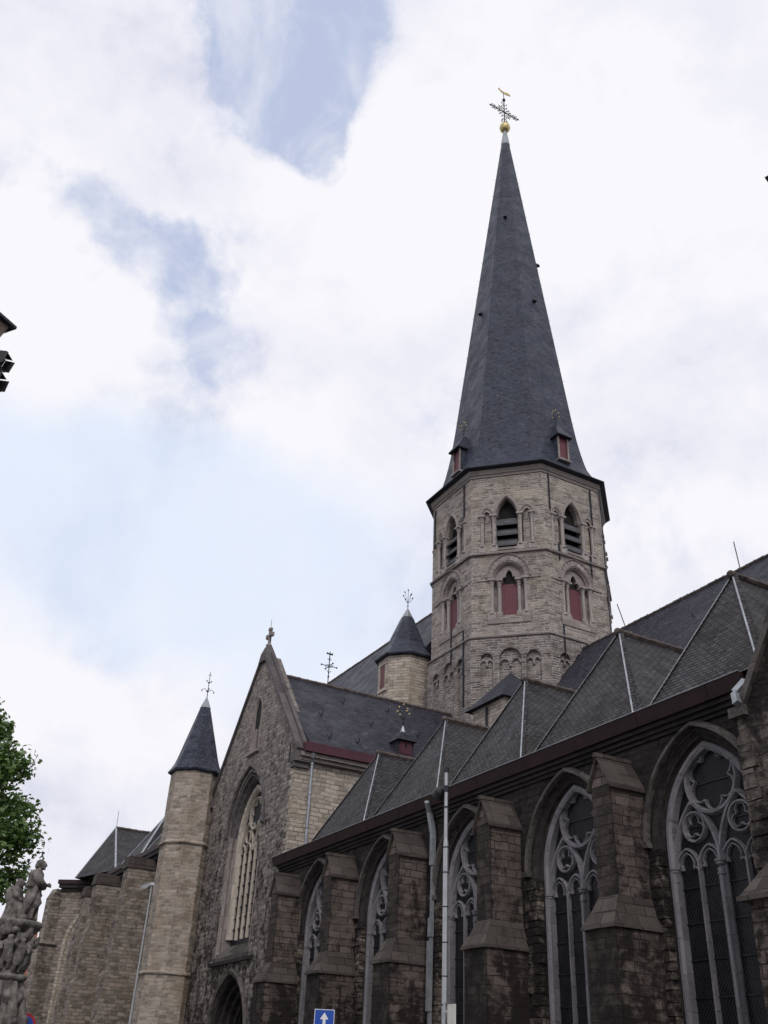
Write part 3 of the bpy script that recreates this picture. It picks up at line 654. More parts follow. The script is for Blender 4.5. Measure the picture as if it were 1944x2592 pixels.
# ---- crossing tower --------------------------------------------------
RW = 4.87; AP = RW*math.cos(math.pi/8); HWF = RW*math.sin(math.pi/8)     # apothem, half facet
Z0, Z1, Z2, Z3 = 20.35, 24.90, 29.35, 30.0
def ffr(ang, ap=AP):
    a = rad(ang); nrm = (math.cos(a), math.sin(a), 0)
    return frame((TX+nrm[0]*ap, TY+nrm[1]*ap, 0), (-nrm[1], nrm[0], 0), (0, 0, 1), nrm)
ANG = [-45, 0, -90, 45, 90, 135, 180, -135]
def low_hole(): return arch(0, 23.35, .47, .78, 10, legs=21.25)
def bel_hole(): return arch(0, 27.0, .56, 1.14, 10, legs=25.18)
tb = MB(); ta = MB()
APA = AP+.14; HWA = APA*math.tan(math.pi/8)
for a in ANG:
    f = ffr(a)
    tb.wall(f, [(-HWF, Z0), (HWF, Z0), (HWF, Z1), (-HWF, Z1)], [arch(0, 23.45, .80, .92, 10, legs=21.45)], 0, -.30, sides=False)
    sm = [arch(sx*1.04, 27.05, .19, .36, 6, legs=25.42) for sx in (-1, 1)]
    side = [[(sx*1.04-.33, 25.42), (sx*1.04-.33, 27.0), (sx*1.04+.33, 27.0), (sx*1.04+.33, 25.42)] for sx in (-1, 1)]
    side = [s[:1]+s[1:2]+[(s[1][0]+.10, 27.02)]+arch(sx*1.04, 27.02, .22, .38, 6)+[(s[2][0]-.10, 27.02)]+s[2:] for s, sx in zip(side, (-1, 1))]
    tb.wall(f, [(-HWF, Z1), (HWF, Z1), (HWF, Z2+.1), (-HWF, Z2+.1)], [bel_hole()]+side, 0, -.40, sides=False)
    tb.fbox(f, -1.20, 25.3, -.42, -.80, 27.5, -.16); tb.fbox(f, .80, 25.3, -.42, 1.20, 27.5, -.16)       # rubble backing behind the colonnettes
    fa = ffr(a, APA)
    bl = [arch(x, 19.15, w, w, 8, legs=10.5, rnd=True) for x, w in ((-1.12, .30), (0, .52), (1.10, .34))]
    ta.wall(fa, [(-HWA, 9.5), (HWA, 9.5), (HWA, Z0), (-HWA, Z0)], bl, 0, -.14, sides=False)
    ta.fbox(fa, -HWA+.1, 9.5, -.3, HWA-.1, 19.9, -.141)
    for x, w in ((-1.12, .30), (0, .52), (1.10, .34)):
        for s2 in (-1, 1): ta.sweep(fa, arch(x+s2*w/2, 19.12-w*.35, w*.42, w*.42, 6, rnd=True), rect_prof(-.03, .06, -.14, -.04))
        ta.fbox(fa, x-.05, 19.12-w*.35-.18, -.14, x+.05, 19.14-w*.35, -.03)
        # voussoirs in fanned thin stones
        n_ = 13
        for k in range(n_):
            t_ = math.pi*(k+.5)/n_; c, s2 = math.cos(t_), math.sin(t_); r0, r1 = w+.01, w+.15
            ta.beam(fa(x+c*r0, 19.15+s2*r0, 0), fa(x+c*r1, 19.15+s2*r1, 0), (w+.1)*math.pi/n_*.72, .05, up=fa(0, 0, 1)-fa(0, 0, 0))
tb.build('tower_wall', M['tower'], church)
ta.build('tower_base', M['tower_low'], church)
m = MB(); m.lathe((TX, TY, 0), [(RW-.62, 9.5), (RW-.62, 29.5)], 8, ph=math.pi/8); m.build('tower_core', M['dark'], church)
def octring(m, prof, n=8, c=(TX, TY), mi=0): m.lathe((c[0], c[1], 0), prof, n, mi, ph=math.pi/8)
m = MB(); octring(m, [(RW-.3, Z0-.12), (RW+.22, Z0-.10), (RW+.24, Z0-.03), (RW+.06, Z0+.09), (RW-.3, Z0+.10)]); m.build('string_course', M['dressed'], church)
m = MB(); octring(m, [(RW-.3, Z1-.10), (RW+.13, Z1-.08), (RW+.15, Z1-.01), (RW+.02, Z1+.10), (RW-.3, Z1+.11)]); m.build('string_course', M['dressed'], church)
m = MB(); octring(m, [(RW-.3, Z2+.12), (RW+.03, Z2+.14), (RW+.06, Z2+.26), (RW+.12, Z2+.30), (RW+.16, Z2+.48), (RW+.18, Z2+.54), (RW-.3, Z2+.54)]); m.build('cornice', M['cornice'], church)

# belfry windows (upper tier): drawn once about the tower axis for the facet facing +X, copies are turned
f = frame((AP, 0, 0), (0, 1, 0), (0, 0, 1), (1, 0, 0))
def colonnette(m, x, z0, z1, c, r=.084):
    p = f(x, 0, c)
    m.lathe((p.x, p.y, 0), [(r*1.9, z0), (r*1.9, z0+.10), (r*1.3, z0+.14), (r*1.5, z0+.17), (r, z0+.22), (r, z1-.36), (r*1.25, z1-.34), (r*1.25, z1-.31), (r*1.05, z1-.29), (r*1.9, z1-.08)], 10)
    m.fbox(f, x-r*2.1, z1-.08, c-r*2.1, x+r*2.1, z1, c+r*2.3)
m = MB()
ring = [(-.14, -.16), (.02, -.16), (.02, .03), (-.04, .07), (-.12, .06), (-.14, .0)]
m.sweep(f, arch(0, 27.14, .66, 1.20, 12), ring)
m.sweep(f, arch(0, 27.14, .54, 1.04, 12), [(-.05, -.40), (.07, -.40), (.07, -.10), (.0, -.04), (-.05, -.10)])
for s_ in (-1, 1):
    m.sweep(f, arch(s_*1.04, 27.10, .33, .50, 8), [(-.05, -.18), (.05, -.18), (.05, .03), (0, .06), (-.05, .03)])
    m.sweep(f, arch(s_*1.04, 27.10, .22, .36, 8), [(-.03, -.2), (.05, -.2), (.05, -.05), (0, -.01), (-.03, -.04)])
bw = m.build('belfry_window', M['dressed'], church); bw.location = (TX, TY, 0); bw.rotation_euler = (0, 0, rad(-45))
m = MB(); m.fbox(f, -.56, 25.04, -.4, .56, 25.17, .06); kid(bw, m.build('sill', M['dressed'], bw))
for x in (-1.28, -.68, .68, 1.28):
    m = MB(); colonnette(m, x, 25.30, 27.12, -.04); m.fbox(f, x-.19, 25.0, -.25, x+.19, 25.30, .05)
    kid(bw, m.build('colonnette', M['shaft'], bw))
for i in range(3):
    z = 25.36+i*.60; m = MB()
    m.hexa([f(-.56, z, -.05), f(.56, z, -.05), f(.56, z+.03, -.02), f(-.56, z+.03, -.02)], [f(-.56, z+.44, -.34), f(.56, z+.44, -.34), f(.56, z+.47, -.31), f(-.56, z+.47, -.31)])
    m.hexa([f(-.56, z-.04, -.09), f(.56, z-.04, -.09), f(.56, z-.04, -.03), f(-.56, z-.04, -.03)], [f(-.56, z+.02, -.09), f(.56, z+.02, -.09), f(.56, z+.02, -.03), f(-.56, z+.02, -.03)])
    kid(bw, m.build('louvre_board', M['louvre'], bw))
m = MB(); m.fbox(f, -.7, 25.0, -.50, .7, 28.2, -.44); kid(bw, m.build('opening', M['dark'], bw))
for a in ANG[1:]: dup(bw, church, (TX, TY, 0), rad(a))
# lower shuttered windows
m = MB()
vs_ = arch(0, 23.50, .93, 1.10, 14); 
m.sweep(f, arch(0, 23.50, .90, 1.08, 14), [(-.12, -.20), (.13, -.20), (.13, .02), (-.12, .02)])
for k in range(13):                                             # separate voussoirs
    t_ = math.pi*(k+.5)/13; c, s2 = math.cos(t_), math.sin(t_); z_ = 23.5+s2*(.92 if s2 < .8 else .98)
    m.beam(f(c*.79, 23.5+s2*.92, .01), f(c*1.0, 23.5+s2*1.17, .01), .19, .05, up=(1, 0, 0), mi=1 if k in (4, 5, 7, 9) else 0)
m.sweep(f, arch(0, 23.50, 1.08, 1.30, 14), [(-.05, .0), (.04, .0), (.04, .05), (0, .09), (-.05, .05)])
m.sweep(f, arch(0, 23.50, .74, .84, 14), [(-.05, -.34), (.07, -.34), (.07, -.10), (0, -.06), (-.05, -.10)])
# trefoil headed slab
tre = [(-.36, 23.30), (-.36, 23.42), (-.33, 23.55), (-.25, 23.64), (-.165, 23.62), (-.17, 23.75), (-.12, 23.88), (0, 24.02), (.12, 23.88), (.17, 23.75), (.165, 23.62), (.25, 23.64), (.33, 23.55), (.36, 23.42), (.36, 23.30)]
outer_ = [(-.80, 23.30)]+arch(0, 23.50, .78, .92, 12)+[(.80, 23.30)]
m.wall(f, outer_+list(reversed(tre)), [], -.22, -.42)
m.fbox(f, -1.06, 21.02, -.3, 1.06, 21.22, .05); m.fbox(f, -1.10, 21.221, -.3, -.62, 21.62, .05); m.fbox(f, .62, 21.221, -.3, 1.10, 21.62, .05)
m.fbox(f, -.80, 21.63, -.42, -.371, 23.30, -.26); m.fbox(f, .371, 21.63, -.42, .80, 23.30, -.26); m.fbox(f, -.60, 21.221, -.40, -.36, 21.55, -.02); m.fbox(f, .36, 21.221, -.40, .60, 21.55, -.02)
m.fbox(f, -1.02, 23.42, -.3, -.66, 23.50, .06); m.fbox(f, .66, 23.42, -.3, 1.02, 23.50, .06)
m.fbox(f, -1.6, 23.36, -.05, -1.03, 23.41, .05); m.fbox(f, 1.03, 23.36, -.05, 1.6, 23.41, .05)
lw = m.build('shuttered_window', [M['dressed'], M['shaft']], church); lw.location = (TX, TY, 0); lw.rotation_euler = (0, 0, rad(-45))
for x, c in ((-.84, -.06), (-.49, -.17), (.49, -.17), (.84, -.06)):
    m = MB(); colonnette(m, x, 21.55, 23.42, c, .088); kid(lw, m.build('colonnette', M['shaft'], lw))
m = MB(); m.fbox(f, -.37, 21.22, -.36, .37, 23.22, -.24); m.fbox(f, -.37, 23.12, -.31, .37, 23.20, -.27); kid(lw, m.build('shutter', M['shutter'], lw))
m = MB(); m.fbox(f, -.36, 23.1, -.50, .36, 24.1, -.40); kid(lw, m.build('opening', M['dark'], lw))
for a in ANG[1:]: dup(lw, church, (TX, TY, 0), rad(a))
# wall anchors and a lightning conductor
m = MB()
for a, x, z0, z1 in ((0, -1.45, 27.3, 29.5), (0, 1.3, 27.0, 29.4), (-90, 1.3, 27.2, 29.4), (-90, -1.6, 26.9, 29.3), (0, -1.0, 24.5, 25.5), (0, -1.1, 19.2, 20.9), (-90, 1.4, 17, 20.9), (-90, .3, 19.6, 21.3), (0, 1.0, 24.0, 25.3)):
    m = MB(); ff = ffr(a, APA if z0 < 20 else AP+.02); m.fbox(ff, x-.03, z0, 0, x+.03, z1, .07); m.build('wall_anchor', M['iron'], church)
m = MB(); ff = ffr(45); 
pts = [(TX+RW*math.cos(rad(22.5))*k, TY+RW*math.sin(rad(22.5))*k, z) for k, z in ((1.03, 29.6), (1.02, 25.1), (1.045, 24.9), (1.02, 24.7), (1.02, 20.6), (1.05, 20.3), (1.05, 16))]
m.tube(pts, .035, 5); m.build('lightning_conductor', M['iron'], church)

# spire
prof = [(5.30, 29.96), (5.31, 30.02), (4.92, 30.26), (4.62, 30.62), (4.38, 31.1), (4.22, 31.7), (4.05, 32.5), (3.90, 33.3), (3.66, 35.0), (.30, 61.7)]
m = MB(); octring(m, prof); sp = m.build('spire', M['spire'], church)
m = MB(); octring(m, [(RW, 29.892), (5.10, 29.893), (5.24, 29.93), (5.33, 29.96), (5.33, 30.02), (5.2, 30.06)]); m.build('eaves_edge', M['iron'], sp)
m = MB(); m.lathe((TX, TY, 0), [(.33, 61.55), (.34, 61.7), (.13, 63.15), (.11, 63.3)], 8, ph=math.pi/8); m.build('lead_cap', M['leadtop'], sp)
m = MB(); m.lathe((TX, TY, 0), [(.12, 63.20), (.26, 63.27), (.37, 63.45), (.40, 63.62), (.36, 63.82), (.23, 63.99), (.10, 64.12), (.05, 64.2)], 20); m.build('gilded_ball', M['gold'], sp, smooth=True)
def ornate_cross(m, base, z0, hgt, arm, mi=0):
    """wrought-iron cross in the Y-Z plane with fleurons and rays"""
    bx, by = base; zc_ = z0+hgt*.50; r = .045
    P = lambda y, z: (bx, by+y, z)
    m.tube([P(0, z0), P(0, z0+hgt)], r, 6); m.tube([P(-arm, zc_), P(arm, zc_)], r, 6)
    for s in (-1, 1):
        m.lathe(P(s*(arm+.0), zc_-.09), [(.01, 0), (.08, .09), (.01, .18)], 6)
        m.tube([P(s*(arm-.05), zc_), P(s*(arm+.16), zc_)], [.07, .005], 6)
        for t in (.38, .62, .80):
            for w in (-1, 1):
                a = s*arm*t; m.tube([P(a-s*.16, zc_), P(a, zc_+w*.16*1.1), P(a+s*.10, zc_+w*.22)], .022, 5); m.sphere(P(a+s*.11, zc_+w*.22), .045, 4)
    for t in (.20, .34, .66, .80):
        for w in (-1, 1):
            z = z0+hgt*t; q = 1 if t > .5 else -1
            m.tube([P(0, z-q*.12), P(w*.14, z+q*.04), P(w*.22, z+q*.16)], .022, 5); m.sphere(P(w*.22, z+q*.17), .05, 4)
    for a in (45, 135, 225, 315):
        for L_ in (.62, ):
            c, s = math.cos(rad(a)), math.sin(rad(a)); m.tube([P(c*.06, zc_+s*.06), P(c*L_, zc_+s*L_)], .024, 5)
            m.tube([P(c*L_*.86, zc_+s*L_*.86), P(c*(L_+.16), zc_+s*(L_+.16))], [.06, .004], 5)
            for w in (-.22, .22):
                m.tube([P(c*.3, zc_+s*.3), P(c*.52-s*w, zc_+s*.52+c*w)], .016, 4); m.sphere(P(c*.52-s*w, zc_+s*.52+c*w), .04, 4)
m = MB(); ornate_cross(m, (TX, TY), 64.10, 2.75, 1.25)
for w in (-1, 1): m.tube([(TX, TY, 64.2), (TX, TY+w*.22, 64.35), (TX, TY+w*.28, 64.22)], .02, 5); m.sphere((TX, TY+w*.28, 64.22), .05, 4); m.sphere((TX, TY+w*.16, 64.48), .04, 4)
m.lathe((TX, TY, 66.75), [(.03, 0), (.12, .10), (.12, .24), (.03, .36)], 8); m.tube([(TX, TY, 67.0), (TX, TY, 67.75)], .03, 6)
m.build('iron_cross', M['iron'], sp)
m = MB()                                                       # gilded weathercock, side on to Y
cock = [(-.02, 0), (.14, .02), (.30, .10), (.42, .26), (.52, .20), (.50, .34), (.44, .44), (.36, .42), (.30, .30), (.12, .24), (-.10, .22), (-.30, .34), (-.52, .34), (-.66, .16), (-.60, .10), (-.50, .14), (-.40, .02), (-.24, .04)]
fc = frame((TX, TY, 67.7), (0, -1, 0), (0, 0, 1), (1, 0, 0)); m.wall(fc, cock, [], .02, -.02, back=True); m.build('weathercock', M['gold'], sp)

def finial(parent, p, h, gold=True, arm=.26, name='finial'):
    m = MB(); x, y, z = p; m.tube([(x, y, z-.05), (x, y, z+h)], [.022, .012], 6)
    m.lathe((x, y, z+h*.12), [(.02, 0), (.06, .03), (.02, .06)], 8)
    tips = []
    for w in (-1, 1):
        for k, (dy, dz) in enumerate(((arm, h*.62), (arm*.72, h*.84))):
            for ax in (((0, 1), (1, 0)) if k == 0 else ((0, 1),)):
                m.tube([(x, y, z+h*.30), (x+ax[0]*w*dy*.5, y+ax[1]*w*dy*.5, z+dz*.62), (x+ax[0]*w*dy, y+ax[1]*w*dy, z+dz)], .011, 4); tips.append((x+ax[0]*w*dy, y+ax[1]*w*dy, z+dz))
    tips.append((x, y, z+h))
    o = m.build(name, M['iron'], parent)
    g = MB()
    for q in tips: g.sphere(q, .045, 4)
    g.build('gilt_bud' if gold else 'iron_bud', M['gold'] if gold else M['iron'], parent)
    return o
# four spire dormers on the cardinal faces
fd = frame((0, 0, 0), (0, 1, 0), (0, 0, 1), (1, 0, 0))
def dormer_mesh():
    m = MB(); x0, x1 = 2.6, 4.22
    m.box(x0, -.36, 31.05, x1-.06, -.29, 32.62, 2); m.box(x0, .29, 31.05, x1-.06, .36, 32.62, 2)
    m.box(x1-.06, -.37, 31.10, x1, -.27, 32.60, 0); m.box(x1-.06, .27, 31.10, x1, .37, 32.60, 0); m.box(x1-.2, -.42, 30.98, x1+.10, .42, 31.09, 0)
    m.box(x0, -.27, 31.10, x1-.08, .27, 32.62, 1)
    e = [(x0-.3, -.50, 32.63), (x1+.20, -.50, 32.63), (x1+.20, .50, 32.63), (x0-.3, .50, 32.63)]
    m.hexa(e, [(3.20, -.03, 33.75), (3.72, -.03, 33.75), (3.72, .03, 33.75), (3.20, .03, 33.75)], 2)
    m.hexa([(p[0], p[1], 32.55) for p in e], [(p[0], p[1], 32.628) for p in e], 3)
    return m
d0 = dormer_mesh().build('spire_dormer', [M['dressed'], M['shutter'], M['spire'], M['iron']], church); d0.location = (TX, TY, 0); d0.rotation_euler = (0, 0, 0)
fi = finial(d0, (3.72, 0, 33.75), 1.0); KIDS[d0.name] = [c for c in bpy.data.objects if c.parent == d0]
for a in (-90, 90, 180): dup(d0, church, (TX, TY, 0), rad(a))
m = MB()                                                        # little hooded vents
def spire_r(z): return 3.66+(.30-3.66)*(z-35.0)/(61.7-35.0)
for a, z in ((-45, 52.5), (0, 44.2), (-90, 43.8), (45, 48.9)):
    m = MB(); ap = spire_r(z)*math.cos(math.pi/8); c, s = math.cos(rad(a)), math.sin(rad(a)); b = Vector((TX+c*ap, TY+s*ap, z))
    m.hexa([b+Vector((s*.13, -c*.13, -.10)), b+Vector((-s*.13, c*.13, -.10)), b+Vector((-s*.10+c*.22, c*.10+s*.22, -.10)), b+Vector((s*.10+c*.22, -c*.10+s*.22, -.10))], [b+Vector((s*.05-c*.02, -c*.05, .16)), b+Vector((-s*.05-c*.02, c*.05, .16)), b+Vector((-s*.04+c*.08, c*.04+s*.08, .12)), b+Vector((s*.04+c*.08, -c*.04+s*.08, .12))]); m.build('roof_vent', M['iron'], sp)
m = MB()
for k in range(8):
    a = rad(22.5+45*k)
    for j in range(12):
        z = 34.5+j*2.1+.4*((k*7+j*3) % 4); r = spire_r(z)+.02; m = MB(); m.tube([(TX+math.cos(a)*r, TY+math.sin(a)*r, z), (TX+math.cos(a)*(r+.05), TY+math.sin(a)*(r+.05), z+.02)], .018, 4); m.build('roof_hook', M['zinc'], sp)

# ---- choir roof ---------------------------------------------------------
m = MB(); zr2, ze2 = 27.15, 19.2; hy = 5.8
m.hexa([(-61.3-5.2, TY-hy, ze2), (-42.9, TY-hy, ze2), (-42.9, TY+hy, ze2), (-61.3-5.2, TY+hy, ze2)], [(-61.3, TY-.01, zr2), (-42.9, TY-.01, zr2), (-42.9, TY+.01, zr2), (-61.3, TY+.01, zr2)])
h2 = 4.3; z2_ = zr2-(zr2-ze2)*h2/hy
m.hexa([(-42.9, TY-h2, z2_), (-41.0, TY-h2, z2_), (-41.0, TY+h2, z2_), (-42.9, TY+h2, z2_)], [(-42.9, TY-.01, zr2), (-41.0, TY-.01, zr2), (-41.0, TY+.01, zr2), (-42.9, TY+.01, zr2)])
cr_ = m.build('choir_roof', M['slate'], church)
t = MB(); ridge_tiles(t, (-61.3, TY, zr2+.03), (-41.2, TY, zr2+.03)); t.build('ridge_tiles', M['ridge'], cr_)
m = MB(); m.box(-65.8, TY-hy+.4, 0, -43.0, TY+hy-.4, ze2+.05); m.build('choir_wall', M['cream'], church)
m = MB(); bx, by, bz = -61.3, TY, zr2
m.tube([(bx, by, bz-.1), (bx, by, bz+2.6)], .04, 6); m.tube([(bx, by-.62, bz+1.45), (bx, by+.62, bz+1.45)], .03, 5); m.tube([(bx-.62, by, bz+1.45), (bx+.62, by, bz+1.45)], .03, 5)
m.tube([(bx+.3*math.cos(k*math.pi/4), by+.3*math.sin(k*math.pi/4), bz+1.45) for k in range(9)], .022, 4)
for w in (-1, 1):
    m.sphere((bx, by+w*.64, bz+1.45), .07, 4); m.sphere((bx+w*.64, by, bz+1.45), .07, 4)
    m.tube([(bx, by, bz+.9), (bx, by+w*.2, bz+1.1)], .02, 4); m.tube([(bx, by, bz+1.9), (bx, by+w*.18, bz+2.0)], .02, 4)
m.sphere((bx, by, bz+2.05), .07, 4); m.sphere((bx, by, bz+.6), .08, 4)
fc = frame((bx, by, bz+2.35), (0, -1, 0), (0, 0, 1), (1, 0, 0)); m.wall(fc, [(-.25, 0), (.28, .02), (.28, .16), (0, .10), (-.25, .18)], [], .015, -.015, back=True)
m.build('ridge_cross', M['iron'], cr_)

# ---- stair turret beside the tower ---------------------------------------
def oct_turret(cx, cy, r, z0, ze, zt, zl, mat, name, er=.22, flare=.35, rmat=None):
    m = MB(); m.lathe((cx, cy, 0), [(r, z0), (r, ze)], 8, ph=math.pi/8); w = m.build(name, mat, church)
    hgt = zt-ze; R_ = r+er
    m = MB(); m.lathe((cx, cy, 0), [(r+.02, ze-.14), (R_-.03, ze-.10), (R_, ze-.02), (R_*.86, ze+hgt*.07), (R_*.73, ze+hgt*.16), (R_*.62, ze+hgt*.27), (R_*(1-(zl-ze)/hgt)*1.02+.02, zl)], 8, ph=math.pi/8)
    rf = m.build('turret_roof', rmat or M['spire'], church)
    m = MB(); rl = R_*(1-(zl-ze)/hgt)*1.04+.035; m.lathe((cx, cy, 0), [(rl, zl-.05), (.03, zt)], 8, ph=math.pi/8); m.build('lead_cap', M['leadtop'], rf)
    return w, rf
tw, trf = oct_turret(-41.95, 23.85, 1.48, 14.0, 21.35, 24.55, 23.95, M['cream'], 'stair_turret', er=.26)
finial(trf, (-41.95, 23.85, 24.55), 1.15, gold=False, arm=.3)
m = MB(); ft = frame((-41.95, 23.85, 0), (math.sin(rad(90)), 0, 0), (0, 0, 1), (0, -1, 0)); c_, s_ = math.cos(rad(-90)), math.sin(rad(-90))
ap_ = 1.48*math.cos(math.pi/8)
ft = frame((-41.95+c_*ap_, 23.85+s_*ap_, 0), (-s_, c_, 0), (0, 0, 1), (c_, s_, 0))
m.fbox(ft, -.26, 19.6, -.2, .26, 20.8, .012); m.build('shutter', M['shutter'], tw)
m = MB(); m.fbox(ft, -.40, 19.5, -.1, -.27, 20.85, .05); m.fbox(ft, .27, 19.5, -.1, .40, 20.85, .05); m.fbox(ft, -.42, 20.851, -.1, .42, 21.0, .06); m.fbox(ft, -.42, 19.35, -.1, .42, 19.499, .07); m.build('window_frame', M['cream'], tw)
m = MB(); m.box(-41.5, 24.3, 14, -39.0, 27.0, 20.3); m.build('turret_link_wall', M['tower_low'], church)

# ---- square turret in the angle of nave and transept ----------------------
m = MB(); sx0, sx1, sy0, sy1, sz = -32.2, -29.9, 21.6, 24.4, 15.35
m.box(sx0, sy0, 8, sx1, sy1, sz); sq = m.build('angle_turret', M['cream'], church)
m = MB(); e = [(sx0-.25, sy0-.25, sz-.05), (sx1+.2, sy0-.25, sz-.05), (sx1+.2, sy1+.2, sz-.05), (sx0-.25, sy1+.2, sz-.05)]
m.hexa(e, [(-31.4, 22.98, 17.1), (-31.36, 22.98, 17.1), (-31.36, 23.02, 17.1), (-31.4, 23.02, 17.1)]); m.build('turret_roof', M['slate'], church)
m = MB(); m.tube([(-31.1, 21.53, 15.2), (-31.1, 21.53, 9)], .05, 6); m.build('downpipe', M['iron'], sq)

# ---- transept ---------------------------------------------------------------
GX = -37.2; GZ = 17.75; GL, GR, GK = -41.62, -32.72, 12.45
fg = wallframe(13.98)
big = arch(-37.2, 10.35, 1.78, 2.25, 14, legs=5.62)
nic = arch(-37.2, 15.15, .42, .68, 10, legs=13.50)
door = arch(-36.75, 2.85, 1.78, 2.15, 12, legs=.02)
m = MB(); m.wall(fg, [(GL, 0.0), (GR, 0.0), (GR, GK), (GX+.05, GZ), (GX-.05, GZ), (GL, GK)], [big, nic, door], 0, -.75)
m.build('transept_gable', M['gable'], church)
m = MB(); m.box(GR-.75, 14.735, 0, GR, 23.6, 12.1); m.build('transept_side_wall', M['cream'], church)
m = MB(); m.box(GL, 14.735, 0, GL+.75, 23.6, 12.1); m.build('transept_side_wall', M['cream'], church)
m = MB()                                                    # beige quoins on the corner
z = 8.6; k = 0
while z < 12.3: 
    h = .21; m.box(GR-(.22 if k % 2 else .40), 13.965, z, GR+.012, 14.76, z+h-.01); z += h; k += 1
m.build('corner_quoins', M['cream'], church)
zr = 17.0; m = MB(); er = -32.35; el = 2*GX-er; ez = 12.62
m.hexa([(el, 14.4, ez), (er, 14.4, ez), (er, 24.3, ez), (el, 24.3, ez)], [(GX-.01, 14.4, zr), (GX+.01, 14.4, zr), (GX+.01, 24.3, zr), (GX-.01, 24.3, zr)])
tr_ = m.build('transept_roof', M['slate'], church)
t = MB(); ridge_tiles(t, (GX, 14.5, zr+.03), (GX, 23.9, zr+.03)); t.build('ridge_tiles', M['ridge'], tr_)
mroof = (zr-ez)/(er-GX)
t = MB()
for x, y in ((-34.59, 15.72), (-36.0, 17.34), (-33.0, 15.43), (-33.1, 16.71), (-36.1, 19.6), (-34.65, 18.08), (-34.6, 20.33), (-36.1, 22.2), (-33.6, 21.6)):
    z = zr-mroof*(x-GX); t = MB(); t.tube([(x, y, z-.02), (x+.16, y, z-.02), (x+.20, y, z+.14)], .022, 5); t.tube([(x+.02, y-.1, z+.10), (x+.02, y, z)], .018, 4); t.build('roof_hook', M['iron'], tr_)
m = MB(); m.box(er-.20, 14.15, ez-.32, er+.12, 22.4, ez+.03); m.build('gutter_board', M['gutter_red'], church)
m = MB(); m.box(GR-.02, 14.05, 12.02, GR+.24, 22.3, 12.14); m.box(GR-.02, 14.05, 12.142, GR+.36, 22.3, 12.29); m.build('eaves_moulding', M['dressed'], church)
# coping and cross
m = MB()
for s_, xk, zk in ((1, GR+.18, GK-.12), (-1, GL-.12, GK-.12)):
    for (w, h, of, y) in ((.46, .13, .08, 14.12), (.16, .24, .12, 14.26)):
        m.beam((xk, y, zk), (GX+s_*.02, y, GZ+.02), w, h, ofs=of, up=(0, 0, 1))
m.lathe((GX, 14.12, 0), [(.42, GZ-.35), (.34, GZ+.10), (.18, GZ+.42)], 4, ph=math.pi/4)
m.box(GR-.25, 13.86, 11.95, GR+.22, 14.5, 12.34); m.box(GR-.2, 13.88, 11.75, GR+.12, 14.5, 11.94); m.box(GL-.22, 13.86, 11.95, GL+.2, 14.5, 12.34)
cp = m.build('gable_coping', M['coping'], church)
m = MB(); x, y, z = GX, 14.12, GZ+.36
k_ = .62
def cb(a, b, c, d, e, f_): m.box(x+a*k_, y+b*k_, z+c*k_, x+d*k_, y+e*k_, z+f_*k_)
m.lathe((x, y, z), [(.15, 0), (.12, .10), (.15, .12), (.15, .16), (.10, .19)], 8); cb(-.10, -.10, .25, .10, .10, 1.52)
cb(-.17, -.12, 1.38, .17, .12, 1.60); cb(-.40, -.11, .90, -.10, .11, 1.10); cb(.10, -.11, .90, .40, .11, 1.10)
for s_ in (-1, 1): cb(s_*.38-.13, -.135, .84, s_*.38+.13, .135, 1.16)
cx_ = m.build('gable_cross', M['dressed'], church, bevel=.02)
MB().tube([(x, y, z+.95), (x, y, z+1.4)], .010, 4).build('lightning_rod', M['iron'], cx_)
# big transept window
wt = frame((-37.2, 13.98, 0), (1, 0, 0), (0, 0, 1), (0, -1, 0))
t = MB()
sp_, a_, h_ = 10.0, 1.42, 2.0
t.sweep(wt, arch(0, sp_, a_, h_, 16, legs=6.35), [(-.12, -.52), (.12, -.52), (.12, -.34), (.05, -.28), (-.05, -.34), (-.12, -.45)])
for i, x in enumerate((-.84, -.28, .28, .84)): t.sweep(wt, [(x, 6.3), (x, 9.55+.0)], [(-.065, -.52), (.065, -.52), (.065, -.45), (.025, -.39), (-.025, -.39), (-.065, -.45)])
for i in range(5):
    x = -1.12+.56*i; t.sweep(wt, arch(x, 9.5, .27, .40, 8), bar_prof(.06, -.52, -.42))
for x in (-.70, .70):
    t.sweep(wt, arch(x, 9.55, .62, 1.15, 10), bar_prof(.08, -.52, -.4)); t.sweep(wt, circle(x, 10.16, .24, 20), bar_prof(.06, -.52, -.42), closed=True)
t.sweep(wt, circle(0, 10.98, .62, 32), bar_prof(.10, -.52, -.38), closed=True); foil_ring(t, wt, 0, 10.98, .56, 6, .35, .045, -.51, -.43)
tw0 = t.build('transept_window', M['tracery_pale'], church)
g = MB(); g.wall(wt, arch(0, 10.35, 1.78, 2.25, 14, legs=5.62), [], -.50, -.6, sides=False); g.build('leaded_glass', M['glass'], tw0)
for k in range(8): b_ = MB(); b_.fbox(wt, -1.4, 6.7+.40*k, -.50, 1.4, 6.73+.40*k, -.45); b_.build('saddle_bar', M['iron'], tw0)
m = MB(); m.hexa([wt(-1.78, 5.5, -.75), wt(1.78, 5.5, -.75), wt(1.78, 5.5, .04), wt(-1.78, 5.5, .04)], [wt(-1.78, 6.36, -.75), wt(1.78, 6.36, -.75), wt(1.78, 5.66, .04), wt(-1.78, 5.66, .04)]); m.build('sill', M['hood'], tw0)
